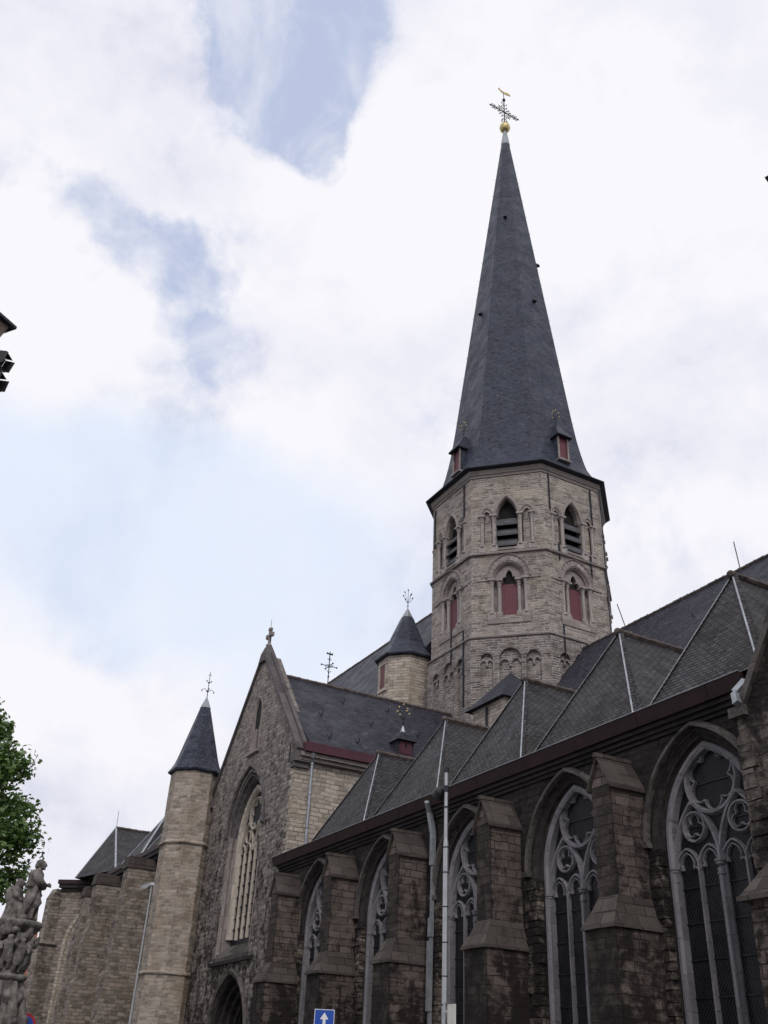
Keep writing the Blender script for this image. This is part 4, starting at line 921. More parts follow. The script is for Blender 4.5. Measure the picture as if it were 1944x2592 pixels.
for s_ in (-1, 1):                                            # splayed jambs
    m = MB()
    m.hexa([wt(s_*1.775, 5.6, -.03), wt(s_*1.775, 5.6, -.6), wt(s_*1.48, 5.6, -.6), wt(s_*1.58, 5.6, -.22)], [wt(s_*1.775, 10.2, -.03), wt(s_*1.775, 10.2, -.6), wt(s_*1.48, 10.2, -.6), wt(s_*1.58, 10.2, -.22)])
    pj = wt(s_*1.64, 0, -.10); m.lathe((pj.x, pj.y, 0), [(.09, 5.8), (.075, 5.9), (.075, 9.6), (.12, 9.75), (.10, 9.85), (.15, 10.2)], 8)
    m.build('window_jamb', M['dressed'], tw0)
m = MB(); m.sweep(wt, arch(0, 10.2, 1.72, 2.28, 14), [(-.17, -.6), (.05, -.6), (.05, -.02), (-.02, -.04), (-.05, -.16), (-.12, -.20), (-.17, -.34)]); m.build('archivolt', M['coping'], tw0)
m = MB(); m.sweep(wt, [(-2.0, 10.25), (-1.88, 10.25)]+arch(0, 10.4, 1.88, 2.42, 16)+[(1.88, 10.25), (2.0, 10.25)], [(-.06, 0), (.05, 0), (.05, .06), (0, .13), (-.06, .08)]); m.build('hood_mould', M['coping'], tw0)
m = MB(); m.fbox(wt, -2.05, 5.38, 0, 2.25, 5.50, .13); m.build('string_course', M['reveal'], church)
m = MB(); m.fbox(wt, -4.38, 3.35, 0, -1.9, 3.47, .14); m.build('string_course', M['reveal'], church)
# gable niche
m = MB(); wn_ = frame((-37.2, 13.98, 0), (1, 0, 0), (0, 0, 1), (0, -1, 0))
m.sweep(wn_, arch(0, 15.15, .42, .68, 10, legs=13.5), [(-.07, -.3), (.05, -.3), (.05, .02), (-.01, .03), (-.07, -.05)])
m.fbox(wn_, -.42, 13.45, -.5, .42, 14.449, -.12)
for x in (-.25, -.06, .28): p = wn_(x, 0, -.06); m.lathe((p.x, p.y, 0), [(.06, 13.5), (.045, 13.6), (.045, 14.2), (.07, 14.34), (.07, 14.42)], 8)
m.fbox(wn_, -.62, 13.32, 0, .62, 13.42, .13)
nw = m.build('gable_window', M['dressed'], church)
m = MB(); m.wall(wn_, arch(0, 15.15, .35, .58, 10, legs=14.46), [], -.07, -.2); m.build('opening', M['dark'], nw)
m = MB(); m.fbox(wn_, .03, 13.62, -.13, .20, 14.33, -.11); m.build('slit', M['dark'], nw)
# portal
wd = frame((-36.75, 13.98, 0), (1, 0, 0), (0, 0, 1), (0, -1, 0)); m = MB()
for i, (a, h, c) in enumerate(((1.72, 2.08, -.06), (1.52, 1.86, -.28), (1.34, 1.66, -.48), (1.16, 1.46, -.68))):
    m.sweep(wd, arch(0, 2.85, a, h, 12, legs=.1), [(-.06, c-.2), (.08, c-.2), (.08, c+.03), (0, c+.07), (-.06, c)])
m.fbox(wd, -1.8, 0, -1.1, 1.8, 2.9, -1.0)
pt = m.build('portal', M['reveal'], church)
m = MB(); m.sweep(wd, arch(0, 2.78, 1.95, 2.32, 14), [(-.10, 0), (.09, 0), (.09, .08), (.02, .16), (-.10, .12)])
for s_ in (-1, 1): m.sphere(wd(s_*1.97, 2.8, .1), .17, 5)
m.build('hood_mould', M['hood'], pt)
m = MB(); rr = random.Random(5)
for k in range(9):                                             # small carved figures in the tympanum
    x = -.85+.21*k; z = 3.05+(.55 if k % 2 else 0)+.2*math.cos(x*1.5)
    p = wd(x, z, -.82); m.lathe((p.x, p.y, p.z), [(.09, 0), (.07, .18), (.10, .34), (.05, .42), (.07, .50), (.02, .60)], 7)
m.build('tympanum_carving', M['soot_wall'], pt)
m = MB(); m.wall(wd, arch(0, 2.85, 1.2, 1.5, 10, legs=0), [], -.95, -1.0, sides=False); m.build('tympanum', M['reveal'], pt)
m = MB(); m.fbox(wd, -.95, 0, -.98, .95, 2.7, -.93); m.build('door', M['dark'], pt)

# transept roof dormer
dx, dy = -33.0, 18.85
m = MB(); zf = zr-mroof*(dx-GX)
m.box(dx-1.1, dy-.30, zf-.25, dx+.04, dy+.30, zf+.52, 0)
dd = m.build('roof_dormer', M['gutter_red'], church)
m = MB()
for s_ in (-1, 1): m.box(dx-1.6, dy+s_*.34-.04, zf-.1, dx+.02, dy+s_*.34+.04, zf+.54)
e = [(dx-1.7, dy-.46, zf+.52), (dx+.20, dy-.46, zf+.52), (dx+.20, dy+.46, zf+.52), (dx-1.7, dy+.46, zf+.52)]
m.hexa(e, [(dx-1.9, dy-.02, zf+1.02), (dx-.22, dy-.02, zf+1.06), (dx-.22, dy+.02, zf+1.06), (dx-1.9, dy+.02, zf+1.02)])
m.build('dormer_roof', M['slate'], dd)
m = MB(); m.lathe((dx-.24, dy, 0), [(.13, zf+.94), (.02, zf+1.24)], 6); m.build('lead_cap', M['zinc'], dd)
m = MB(); m.box(dx+.04, dy-.24, zf+.0, dx+.06, dy+.24, zf+.48); m.build('hatch', M['gutter_red'], dd)
m = MB(); m.box(dx+.06, dy-.04, zf+.26, dx+.07, dy+.04, zf+.40); m.build('hatch_hole', M['dark'], dd)
finial(dd, (dx-.24, dy, zf+1.20), .95, arm=.28)
m = MB(); m.tube([(-32.42, 14.55, 12.38), (-32.42, 14.55, 12.2), (-32.56, 14.6, 12.02), (-32.56, 14.6, 8.5)], .06, 8)
for z in (11.9, 10.8, 9.6): m.lathe((-32.56, 14.6, z), [(.085, 0), (.085, .05)], 8)
m.lathe((-32.42, 14.55, 12.1), [(.06, 0), (.12, .12), (.12, .28)], 8); m.build('downpipe', M['zinc'], church)
m = MB(); m.tube([(-33.15, 13.9, 12.7), (-33.15, 13.9, 12.0)], .025, 5); m.build('wall_anchor', M['iron'], church)

# kinked zinc pipe on the aisle wall
def flatpipe(m, pts, w=.11, d=.09):
    for a, b in zip(pts[:-1], pts[1:]): m.beam(a, b, w, d, up=(0, 1, 0))
m = MB(); px_ = -22.66; flatpipe(m, [(px_+.10, 13.62, 8.36), (px_-.05, 13.80, 8.14), (px_+.02, 13.88, 7.55), (px_+.0, 13.88, 6.75)], .135, .11)
flatpipe(m, [(px_, 13.9, 6.75), (px_-.02, 13.9, 5.45)], .08, .08); flatpipe(m, [(px_-.02, 13.88, 5.45), (px_-.03, 13.88, 5.0)], .13, .11)
m.build('downpipe', M['zinc'], church)
m = MB(); flatpipe(m, [(px_-.03, 13.9, 5.0), (px_-.04, 13.9, 4.9)], .08, .08); flatpipe(m, [(px_-.04, 13.87, 4.9), (px_-.05, 13.87, 3.3)], .14, .11); flatpipe(m, [(px_-.05, 13.9, 3.3), (px_-.05, 13.9, .2)], .085, .085); m.build('downpipe', M['zinc'], church)
m = MB(); flatpipe(m, [(-11.26, 13.50, 8.22), (-11.40, 13.34, 8.0), (-11.32, 13.26, 7.76)], .12, .11); m.build('downpipe', M['zinc'], church)

# ---- slender stair turret at the transept corner ---------------------------
cx0, cy0, rr0 = -42.36, 13.25, 1.10
m = MB(); 
m.lathe((cx0, cy0, 0), [(rr0+.05, 0), (rr0+.03, 5.2), (rr0, 5.3), (rr0, 13.55)], 8, ph=math.pi/8); stt = m.build('corner_turret', M['turret'], church, worn=.022)
for z in (5.25, 10.35):
    m = MB(); m.lathe((cx0, cy0, 0), [(rr0-.1, z-.06), (rr0+.10, z-.05), (rr0+.11, z), (rr0+.02, z+.09), (rr0-.1, z+.09)], 8, ph=math.pi/8); m.build('string_course', M['turret'], stt)
R_ = rr0+.17; ze, zt = 13.55, 17.15
m = MB(); m.lathe((cx0, cy0, 0), [(rr0, ze-.14), (R_-.03, ze-.08), (R_, ze-.02), (R_*.90, ze+.16), (R_*.80, ze+.40), (R_*.72, ze+.70), (R_*.18, zt-.45)], 8, ph=math.pi/8); rf = m.build('turret_roof', M['spire'], church)
m = MB(); m.lathe((cx0, cy0, 0), [(R_*.19+.02, zt-.5), (.03, zt+.05)], 8, ph=math.pi/8); m.build('lead_cap', M['leadtop'], rf)
m = MB(); m.tube([(cx0, cy0, zt-.1), (cx0, cy0, zt+1.35)], [.022, .012], 6)
for w in (-1, 1):
    m.tube([(cx0, cy0, zt+.30), (cx0, cy0+w*.14, zt+.46), (cx0, cy0+w*.27, zt+.42), (cx0, cy0+w*.30, zt+.34)], .014, 4); m.tube([(cx0, cy0, zt+.30), (cx0+w*.14, cy0, zt+.46), (cx0+w*.27, cy0, zt+.42)], .014, 4)
    m.tube([(cx0, cy0, zt+.78), (cx0, cy0+w*.12, zt+.86)], .016, 4); m.sphere((cx0, cy0+w*.12, zt+.88), .03, 4)
    m.sphere((cx0, cy0+w*.30, zt+.34), .035, 4); m.tube([(cx0, cy0-.07*w, zt+1.14), (cx0, cy0, zt+1.22)], .012, 4)
m.sphere((cx0, cy0, zt+.78), .045, 4); m.build('finial', M['iron'], rf)


# ---- choir side on the left ------------------------------------------------
CY = 13.45
m = MB(); m.box(-57.6, CY, 0, -42.6, 22, 10.75); m.build('choir_aisle_wall', M['choir'], church)
CT = 10.45
def cbutt(x0, x1, y0, y1, top):
    m = MB()
    m.hexa([(x0, y0, 7.72), (x1, y0, 7.72), (x1, y1, 7.72), (x0, y1, 7.72)], [(x0, y0, top-.50), (x1, y0, top-.50), (x1, y1, top-.50), (x0, y1, top-.50)])
    m.box(x0-.02, y0-.14, 5.45, x1+.02, y1, 7.66); m.box(x0-.04, y0-.30, 0, x1+.04, y1, 5.40)
    m.hexa([(x0-.02, y0-.14, 7.661), (x1+.02, y0-.14, 7.661), (x1+.02, y1, 7.661), (x0-.02, y1, 7.661)], [(x0, y0, 7.86), (x1, y0, 7.86), (x1, y1, 7.86), (x0, y1, 7.86)])
    m.hexa([(x0-.04, y0-.30, 5.401), (x1+.04, y0-.30, 5.401), (x1+.04, y1, 5.401), (x0-.04, y1, 5.401)], [(x0-.02, y0-.14, 5.6), (x1+.02, y0-.14, 5.6), (x1+.02, y1, 5.6), (x0-.02, y1, 5.6)])
    o = m.build('choir_buttress', M['choir'], church, worn=.035)
    m = MB(); m.hexa([(x0-.06, y0-.08, top-.52), (x1+.06, y0-.08, top-.52), (x1+.06, y1, top-.52), (x0-.06, y1, top-.52)], [(x0-.02, y0-.02, top), (x1+.03, y0-.02, top), (x1+.03, y1, top-.06), (x0-.02, y1, top-.06)])
    m.build('coping', M['butt_cap'], o); return o
cbutt(-47.35, -46.5, 12.0, 13.5, 10.45); cbutt(-53.05, -52.2, 12.0, 13.5, 10.48); cbutt(-57.55, -56.75, 12.55, 13.5, 10.5)
# gutters
m = MB(); m.box(-57.6, 13.02, 10.58, -42.9, 13.5, 10.78); m.box(-57.6, 13.14, 10.40, -42.9, 13.5, 10.579); m.build('eaves_moulding', M['reveal'], church)
m = MB(); m.box(-57.6, 12.98, 10.781, -42.9, 13.5, 11.0); m.build('gutter_board', M['gutter'], church)
# polygonal end bay facing the viewer
A1 = Vector((-59.13, 11.82, 0)); du = Vector((.632, .775, 0)).normalized(); nrm_ = Vector((du.y, -du.x, 0))
fe = frame(A1, du, (0, 0, 1), nrm_)
eh = arch(2.02, 7.5, 1.36, 2.25, 12, legs=1.5)
m = MB(); m.wall(fe, [(-.30, 0), (4.4, 0), (4.4, 10.55), (-.30, 10.55)], [eh], 0, -.6); m.build('apse_wall', M['choir'], church)
ww = MB(); fe2 = frame(fe(2.02, 0, 0), du, (0, 0, 1), nrm_)
ww.sweep(fe2, arch(0, 7.5, 1.08, 1.9, 12, legs=1.5), bar_prof(.12, -.30, -.12)); ww.sweep(fe2, [(0, 1.5), (0, 7.3)], bar_prof(.1, -.30, -.14))
for x in (-.53, .53):
    ww.sweep(fe2, arch(x, 6.9, .5, .95, 8), bar_prof(.09, -.30, -.14)); ww.sweep(fe2, circle(x, 7.35, .24, 16), bar_prof(.07, -.30, -.16), closed=True)
    ww.sweep(fe2, [(x, 1.5), (x, 6.9)], bar_prof(.07, -.30, -.17)); foil_ring(ww, fe2, x, 7.35, .21, 3, .5, .04, -.28, -.18)
ww.sweep(fe2, circle(0, 8.35, .50, 24), bar_prof(.09, -.30, -.14), closed=True); foil_ring(ww, fe2, 0, 8.35, .46, 6, .36, .05, -.28, -.16); aw = ww.build('apse_window', M['tracery'], church)
m = MB(); m.wall(fe2, arch(0, 7.5, 1.32, 2.2, 12, legs=1.5), [], -.22, -.3, sides=False); m.build('leaded_glass', M['glass'], aw)
m = MB(); m.sweep(fe2, arch(0, 7.5, 1.36, 2.25, 14, legs=1.5), [(-.26, -.3), (.16, -.3), (.16, .015), (-.02, .02), (-.08, -.06), (-.16, -.09), (-.24, -.16)]); m.build('archivolt', M['cream'], aw)
m = MB(); m.fbox(fe, -.25, 10.60, -.1, 4.4, 10.80, .22); m.fbox(fe, -.12, 10.45, -.1, 4.4, 10.599, .12); m.build('eaves_moulding', M['reveal'], church)
m = MB(); m.fbox(fe, -.32, 10.801, -.1, 4.4, 11.02, .30); m.build('gutter_board', M['gutter'], church)
c = fe(-.45, 0, .12)                                            # diagonal corner buttress
def prismd(m, w, d, z0, z1, w2=None, d2=None):
    w2 = w2 or w; d2 = d2 or d; e1 = (du*.6-nrm_*.8).normalized(); e2 = Vector((-e1.y, e1.x, 0))
    q = lambda a, b, z: Vector((c.x, c.y, z))+e1*a+e2*b
    m.hexa([q(-w, -d, z0), q(w, -d, z0), q(w, d, z0), q(-w, d, z0)], [q(-w2, -d2, z1), q(w2, -d2, z1), q(w2, d2, z1), q(-w2, d2, z1)])
m = MB(); prismd(m, .46, .42, 0, 7.62); prismd(m, .46, .42, 7.621, 7.85, .30, .30); prismd(m, .30, .30, 7.851, 9.95); prismd(m, .32, .32, 9.951, 10.52, .05, .30)
o = m.build('choir_buttress', M['choir'], church)
m = MB(); prismd(m, .52, .48, 7.58, 7.66); m.build('weathering', M['butt_cap'], o)
# hipped roofs of the choir chapels
def hip(name, P1, P2, A, B, extra):
    m = MB(); m.face([P1, P2, A]); m.face([P2, extra[1], B, A]); m.face([P1, A, B, extra[0]]); r = m.build(name, M['slate_old'], church)
    h = MB(); h.beam(P2, A, .10, .06, ofs=.03); h.beam(P1, A, .07, .05, ofs=.02); h.build('hip_roll', M['lead'], r)
    t = MB(); ridge_tiles(t, A, B, r=.10); t.build('ridge_tiles', M['ridge'], r); return r
r1 = hip('chapel_roof', (-57.9, 12.05, 11.0), (-53.7, 13.16, 11.0), (-58.45, 13.93, 14.12), (-58.45, 22, 14.12), ((-63.5, 20, 11.0), (-52.6, 22, 11.0)))
MB().tube([(-58.45, 13.95, 14.1), (-58.4, 13.9, 15.1)], .015, 4).build('lightning_rod', M['iron'], r1)
hip('chapel_roof', (-53.0, 13.16, 11.0), (-49.15, 13.17, 11.0), (-51.0, 14.62, 13.43), (-51.0, 22, 13.43), ((-53.1, 22, 11.0), (-48.7, 22, 11.0)))
hip('chapel_roof', (-48.4, 13.16, 11.0), (-44.4, 13.17, 11.0), (-46.4, 14.62, 13.43), (-46.4, 22, 13.43), ((-48.6, 22, 11.0), (-43.9, 22, 11.0)))

# ---- west block at the right edge ---------------------------------------------
WB = 13.40; fb = wallframe(WB)
m = MB(); m.wall(fb, [(-11.50, 0), (-2.5, 0), (-2.5, 7.72), (-6.86, 14.1), (-11.26, 7.70), (-11.50, 7.55)], [], 0, -.7); m.box(-11.41, WB+.71, 0, -10.9, 22.4, 7.5); m.build('west_gable', M['west'], church)
m = MB(); m.beam((-11.30, WB+.12, 7.72), (-6.85, WB+.12, 14.28), .40, .13, ofs=.04); m.beam((-2.3, WB+.12, 7.42), (-7.0, WB+.12, 14.28), .50, .20, ofs=.05)
m.box(-11.60, WB-.10, 7.56, -11.24, WB+.45, 7.74); m.build('gable_coping', M['hood'], church, worn=.02)
rr = random.Random(9); z = 1.0
m = MB()
while z < 7.1:
    h = rr.uniform(.2, .38); w = rr.uniform(.2, .5); m.box(-11.51-rr.uniform(.0, .05), WB-rr.uniform(.02, .07), z, -11.50+w, WB+.25, z+h-.02); z += h
m.build('corner_quoins', M['west'], church, worn=.02)
m = MB(); m.face([(-11.3, WB+.3, 7.9), (-7.0, WB+.3, 14.0), (-7.0, 22.4, 14.0), (-11.3, 22.4, 7.9)]); m.face([(-2.7, WB+.3, 7.9), (-7.0, WB+.3, 14.0), (-7.0, 22.4, 14.0), (-2.7, 22.4, 7.9)]); m.build('west_roof', M['slate_old'], church)
m = MB(); m.box(-10.95, 12.42, 0, -10.0, 13.42, 4.30); wbb = m.build('buttress', M['butt'], church)
m = MB(); m.hexa([(-11.08, 12.28, 4.30), (-9.9, 12.28, 4.30), (-9.9, 13.4, 4.30), (-11.08, 13.4, 4.30)], [(-11.08, 12.28, 4.37), (-9.9, 12.28, 4.37), (-9.9, 13.4, 4.37), (-11.08, 13.4, 4.37)])
m.hexa([(-11.05, 12.31, 4.371), (-9.93, 12.31, 4.371), (-9.93, 13.4, 4.371), (-11.05, 13.4, 4.371)], [(-10.80, 12.9, 5.0), (-10.15, 12.9, 5.0), (-10.15, 13.4, 5.0), (-10.80, 13.4, 5.0)]); m.build('weathering', M['butt_cap'], wbb)

# ================================================================== STREET THINGS
def skin(name, verts, edges, radii, parent, mat, sub=2, loc=(0, 0, 0), rotz=0.0, sc=1.0, disp=0.0):
    me = bpy.data.meshes.new(name); me.from_pydata([Vector(v)*sc for v in verts], edges, []); o = bpy.data.objects.new(name, me); COL.objects.link(o)
    sk = o.modifiers.new('skin', 'SKIN')
    for i, r in enumerate(radii):
        r = r if isinstance(r, tuple) else (r, r); me.skin_vertices[0].data[i].radius = (r[0]*sc, r[1]*sc)
    me.skin_vertices[0].data[0].use_root = True
    sb = o.modifiers.new('sub', 'SUBSURF'); sb.levels = sub; sb.render_levels = sub
    dg = bpy.context.evaluated_depsgraph_get(); dg.update(); nm = bpy.data.meshes.new_from_object(o.evaluated_get(dg))
    o.modifiers.clear(); o.data = nm; nm.name = name
    nm.polygons.foreach_set('use_smooth', [True]*len(nm.polygons)); nm.materials.clear(); nm.materials.append(mat)
    if disp:
        for v in nm.vertices:
            v.co += v.normal*disp*noise.noise(v.co*7.0)
    o.parent = parent; o.location = loc; o.rotation_euler = (0, 0, rotz)
    return o
def blobmesh(m, c, r, sq=(1, 1, 1), n=10, amp=.12, seed=0, fr=2.5):
    """a lumpy rounded mass"""
    c = Vector(c); base = len(m.v); k = n*2
    for i in range(n+1):
        for j in range(k):
            t, p = math.pi*i/n, 2*math.pi*j/k; d = Vector((math.sin(t)*math.cos(p), math.sin(t)*math.sin(p), math.cos(t)))
            q = 1+amp*noise.noise(d*fr+Vector((seed, seed*.7, 0))); m.v.append(c+Vector((d.x*sq[0], d.y*sq[1], d.z*sq[2]))*r*q)
    for i in range(n):
        for j in range(k): m.f.append((base+i*k+j, base+i*k+(j+1) % k, base+(i+1)*k+(j+1) % k, base+(i+1)*k+j)); m.m.append(0)

# ---- stone monument with standing figure -----------------------------------------
MX, MY = -34.5, 5.66
mon = empty('stone_monument', (MX, MY, 0), 'weathered grey stone monument with a standing robed figure above carved putti, at the lower left', 'monument')
m = MB()
def lump_ring(z, r, lob, amp, ph, n=40):
    return [Vector((math.cos(2*math.pi*k/n)*(r+amp*math.cos(lob*2*math.pi*k/n+ph)+.05*noise.noise(Vector((math.cos(2*math.pi*k/n)*2, math.sin(2*math.pi*k/n)*2, z*2.2)))*1.5),
                    math.sin(2*math.pi*k/n)*(r+amp*math.cos(lob*2*math.pi*k/n+ph)+.05*noise.noise(Vector((math.cos(2*math.pi*k/n)*2+5, math.sin(2*math.pi*k/n)*2, z*2.2)))*1.5), z)) for k in range(n)]
def loft(m, rings):
    n = len(rings[0]); base = len(m.v)
    for r in rings: m.v += r
    for i in range(len(rings)-1):
        for k in range(n): m.f.append((base+i*n+k, base+i*n+(k+1) % n, base+(i+1)*n+(k+1) % n, base+(i+1)*n+k)); m.m.append(0)
    m.f.append(tuple(base+k for k in reversed(range(n)))); m.m.append(0); m.f.append(tuple(base+(len(rings)-1)*n+k for k in range(n))); m.m.append(0)
loft(m, [lump_ring(z, r, 4, a, .4) for z, r, a in ((0, 1.25, .02), (.5, 1.25, .02), (.55, 1.05, .02), (1.6, 1.0, .03), (1.7, 1.1, .03), (1.8, 1.0, .03), (2.6, .72, .06), (3.0, .62, .06), (3.4, .58, .07), (3.8, .50, .06), (4.0, .50, .05), (4.6, .38, .04), (5.2, .36, .04), (5.6, .44, .03))])
m.build('pedestal', M['statue'], mon, smooth=True)
m = MB(); loft(m, [lump_ring(z, r, 6, a, 1.1) for z, r, a in ((3.96, .45, .02), (4.02, .58, .07), (4.10, .64, .08), (4.15, .60, .07), (4.20, .4, .02))]); m.build('scroll_ledge', M['statue'], mon, smooth=True)
m = MB(); loft(m, [lump_ring(z, r, 5, a, .2) for z, r, a in ((5.36, .34, .02), (5.46, .54, .06), (5.56, .67, .08), (5.66, .70, .06), (5.72, .64, .04), (5.74, .4, .0))])
rr = random.Random(2)
for k in range(22):                                             # clouds and drapery bulging under the slab
    t = 2*math.pi*k/22+rr.uniform(-.1, .1); q = rr.uniform(0, 1); r = .53-.14*q
    blobmesh(m, (math.cos(t)*r, math.sin(t)*r, 5.50-.38*q), rr.uniform(.10, .17), (1, 1, rr.uniform(.8, 1.7)), 7, .3, k, 3.5)
m.build('draped_plinth', M['statue'], mon, smooth=True)
def vol(c): return c
# standing robed figure: facing the viewer's right (+Y)
V_ = [(0, 0, .95), (0, .02, 1.15), (0, .02, 1.40), (0, .03, 1.56), (0, .07, 1.66), (0, .08, 1.80),       # pelvis, waist, chest, neck, jaw, crown 0-5
      (-.23, .0, 1.46), (-.30, .10, 1.20), (-.12, .27, 1.09), (-.03, .31, 1.10),                              # left arm 6-9
      (.23, .02, 1.46), (.30, .12, 1.20), (.12, .27, 1.11), (.03, .32, 1.13),                                 # right arm 10-13
      (.12, .0, .55), (.14, .04, .10), (.14, .16, .04), (-.11, .05, .55), (-.12, -.02, .10), (-.12, .12, .04)]   # legs 14-19
E_ = [(0, 1), (1, 2), (2, 3), (3, 4), (4, 5), (2, 6), (6, 7), (7, 8), (8, 9), (2, 10), (10, 11), (11, 12), (12, 13), (0, 14), (14, 15), (15, 16), (0, 17), (17, 18), (18, 19)]
R_s = [.19, .17, (.21, .16), .075, .10, .115, .11, .085, .055, .05, .11, .085, .055, .05, .13, .085, .06, .12, .08, .06]
fig = skin('standing_figure', V_, E_, R_s, mon, M['statue'], 2, (.14, .24, 5.72), rad(-12), 1.0, .03); fig.scale = (1.22, 1.22, 1.0)
def robe(m, c, h, r0, r1, folds=9, amp=.035, lean=(0, 0), n=54, seed=1, rings=14):
    rg = []
    for i in range(rings):
        t = i/(rings-1); z = c[2]+h*t; r = r0+(r1-r0)*t**.7; a = amp*(1-t*.7)
        rg.append([Vector((c[0]+lean[0]*t+math.cos(q)*(r+a*math.cos(folds*q+seed+1.2*math.sin(3*t+seed))+.03*noise.noise(Vector((math.cos(q)*2, math.sin(q)*2, z*2+seed)))),
                           c[1]+lean[1]*t+math.sin(q)*(r*.85+a*math.cos(folds*q+seed+1.2*math.sin(3*t+seed))+.03*noise.noise(Vector((math.cos(q)*2+4, math.sin(q)*2, z*2+seed)))), z)) for q in [2*math.pi*k/n for k in range(n)]])
    loft(m, rg)
m = MB(); robe(m, (0, .02, .03), 1.10, .235, .20, 7, .045, seed=2)
m.tube([(.10, .06, .10), (.13, .14, .55), (.08, .06, .98)], [.12, .15, .14], 10); m.tube([(-.10, .02, .05), (-.11, .08, .50), (-.08, .04, .98)], [.13, .14, .15], 10)
m.tube([(-.24, .06, 1.02), (-.05, .20, .80), (.20, .12, .50), (.27, -.02, .30)], [.05, .06, .05, .03], 8); m.tube([(.24, .08, 1.05), (.28, .02, .6), (.24, -.06, .2)], [.07, .08, .05], 8)
m.build('robe', M['statue'], fig, smooth=True)
m = MB(); robe(m, (0, .0, 1.0), .42, .26, .22, 6, .025, seed=5, rings=8); blobmesh(m, (0, -.01, 1.40), .235, (1.15, .85, .75), 9, .12, 6)
m.tube([(-.24, .0, 1.42), (-.31, .06, 1.22), (-.27, .14, 1.08), (-.12, .26, 1.05)], [.10, .13, .125, .07], 10); m.tube([(.24, .0, 1.42), (.31, .08, 1.24), (.27, .16, 1.10), (.12, .27, 1.07)], [.10, .13, .125, .07], 10)
m.build('cape', M['statue'], fig, smooth=True)
m = MB(); blobmesh(m, (0, .085, 1.72), .118, (.88, 1.0, 1.22), 10, .04, 3); m.tube([(0, .03, 1.50), (0, .06, 1.68)], [.085, .075], 8)
m.tube([(0, .185, 1.76), (0, .215, 1.70), (0, .195, 1.685)], [.016, .024, .014], 6); m.tube([(-.06, .175, 1.765), (0, .192, 1.775), (.06, .175, 1.765)], .014, 5)
m.tube([(-.035, .18, 1.65), (0, .192, 1.648), (.035, .18, 1.65)], .012, 5); blobmesh(m, (0, .16, 1.605), .045, (1, .8, .8), 6, .05, 1)
for s_ in (-1, 1): m.tube([(s_*.105, .07, 1.75), (s_*.115, .06, 1.71), (s_*.10, .07, 1.68)], [.018, .022, .014], 5); m.sphere((s_*.042, .178, 1.745), .018, 4)
m.build('head', M['statue'], fig, smooth=True)
m = MB(); blobmesh(m, (0, .045, 1.775), .128, (.92, .98, .86), 9, .16, 9, 5); blobmesh(m, (0, -.02, 1.69), .10, (1.05, .75, 1.1), 8, .2, 4, 5)
m.build('hair', M['statue'], fig, smooth=True)
m = MB()
for s_ in (-1, 1):                                               # folded hands with fingers
    blobmesh(m, (s_*.035, .34, 1.12), .055, (.7, 1.0, .9), 6, .05, 2)
    for k in range(4): m.tube([(s_*.02, .36, 1.155-.025*k), (s_*.055, .405+.004*k, 1.145-.025*k), (-s_*.015, .425, 1.135-.025*k)], [.014, .013, .009], 5)
    m.tube([(s_*.02, .35, 1.17), (s_*.01, .39, 1.195)], [.015, .01], 5)
m.build('hands', M['statue'], fig, smooth=True)
# seated companion on the left
V2 = [(0, 0, .35), (0, .02, .60), (0, .02, .85), (0, .05, 1.0), (0, .09, 1.12), (-.18, .02, .84), (-.24, .12, .62), (-.12, .26, .52), (.18, .02, .84), (.24, .14, .62), (.12, .26, .56), (.12, .26, .34), (.13, .30, .05), (-.12, .26, .34), (-.14, .30, .05)]
E2 = [(0, 1), (1, 2), (2, 3), (3, 4), (2, 5), (5, 6), (6, 7), (2, 8), (8, 9), (9, 10), (0, 11), (11, 12), (0, 13), (13, 14)]
R2 = [(.24, .20), .18, .19, .08, .12, .10, .08, .05, .10, .08, .05, .12, .08, .12, .08]
comp = skin('seated_figure', V2, E2, R2, mon, M['statue'], 2, (-.22, -.22, 5.70), rad(-30), 1.12, .04)
m = MB(); robe(m, (0, .04, 0), .62, .36, .26, 7, .05, seed=7); m.build('robe', M['statue'], comp, smooth=True)
m = MB(); blobmesh(m, (0, .07, 1.14), .15, (1, 1, 1), 8, .2, 8, 5); blobmesh(m, (.0, -.10, .78), .27, (1, .8, 1.1), 9, .2, 3); m.build('hair', M['statue'], comp, smooth=True)
# putti around the shaft
VP = [(0, 0, .36), (0, 0, .52), (0, .02, .66), (0, .05, .74), (0, .07, .84), (-.14, .03, .64), (-.22, .10, .72), (-.20, .12, .88), (.14, .03, .64), (.20, .12, .54), (.12, .20, .50), (.08, .03, .22), (.09, .02, .02), (-.08, .08, .24), (-.07, .0, .03)]
RP = [.12, .12, .12, .055, .10, .065, .05, .035, .065, .05, .035, .075, .05, .075, .05]
EP = [(0, 1), (1, 2), (2, 3), (3, 4), (2, 5), (5, 6), (6, 7), (2, 8), (8, 9), (9, 10), (0, 11), (11, 12), (0, 13), (13, 14)]
pu = skin('putto', VP, EP, RP, mon, M['statue'], 2, (0, 0, 0), 0, 1.25, .03)
spots = [(-60, 0), (-20, 1), (20, 0), (60, 1), (-100, 1), (110, 0), (160, 1), (205, 0)]
for i, (a, q) in enumerate(spots):
    o = pu if i == 0 else pu.copy()
    if i: COL.objects.link(o); o.parent = mon
    o.location = (math.cos(rad(a))*.44, math.sin(rad(a))*.44, 4.16+.07*q); o.rotation_euler = (rad(-6), 0, rad(a-90)); o.scale = (1, 1, 1) if q else (-1, 1, 1)
m = MB()
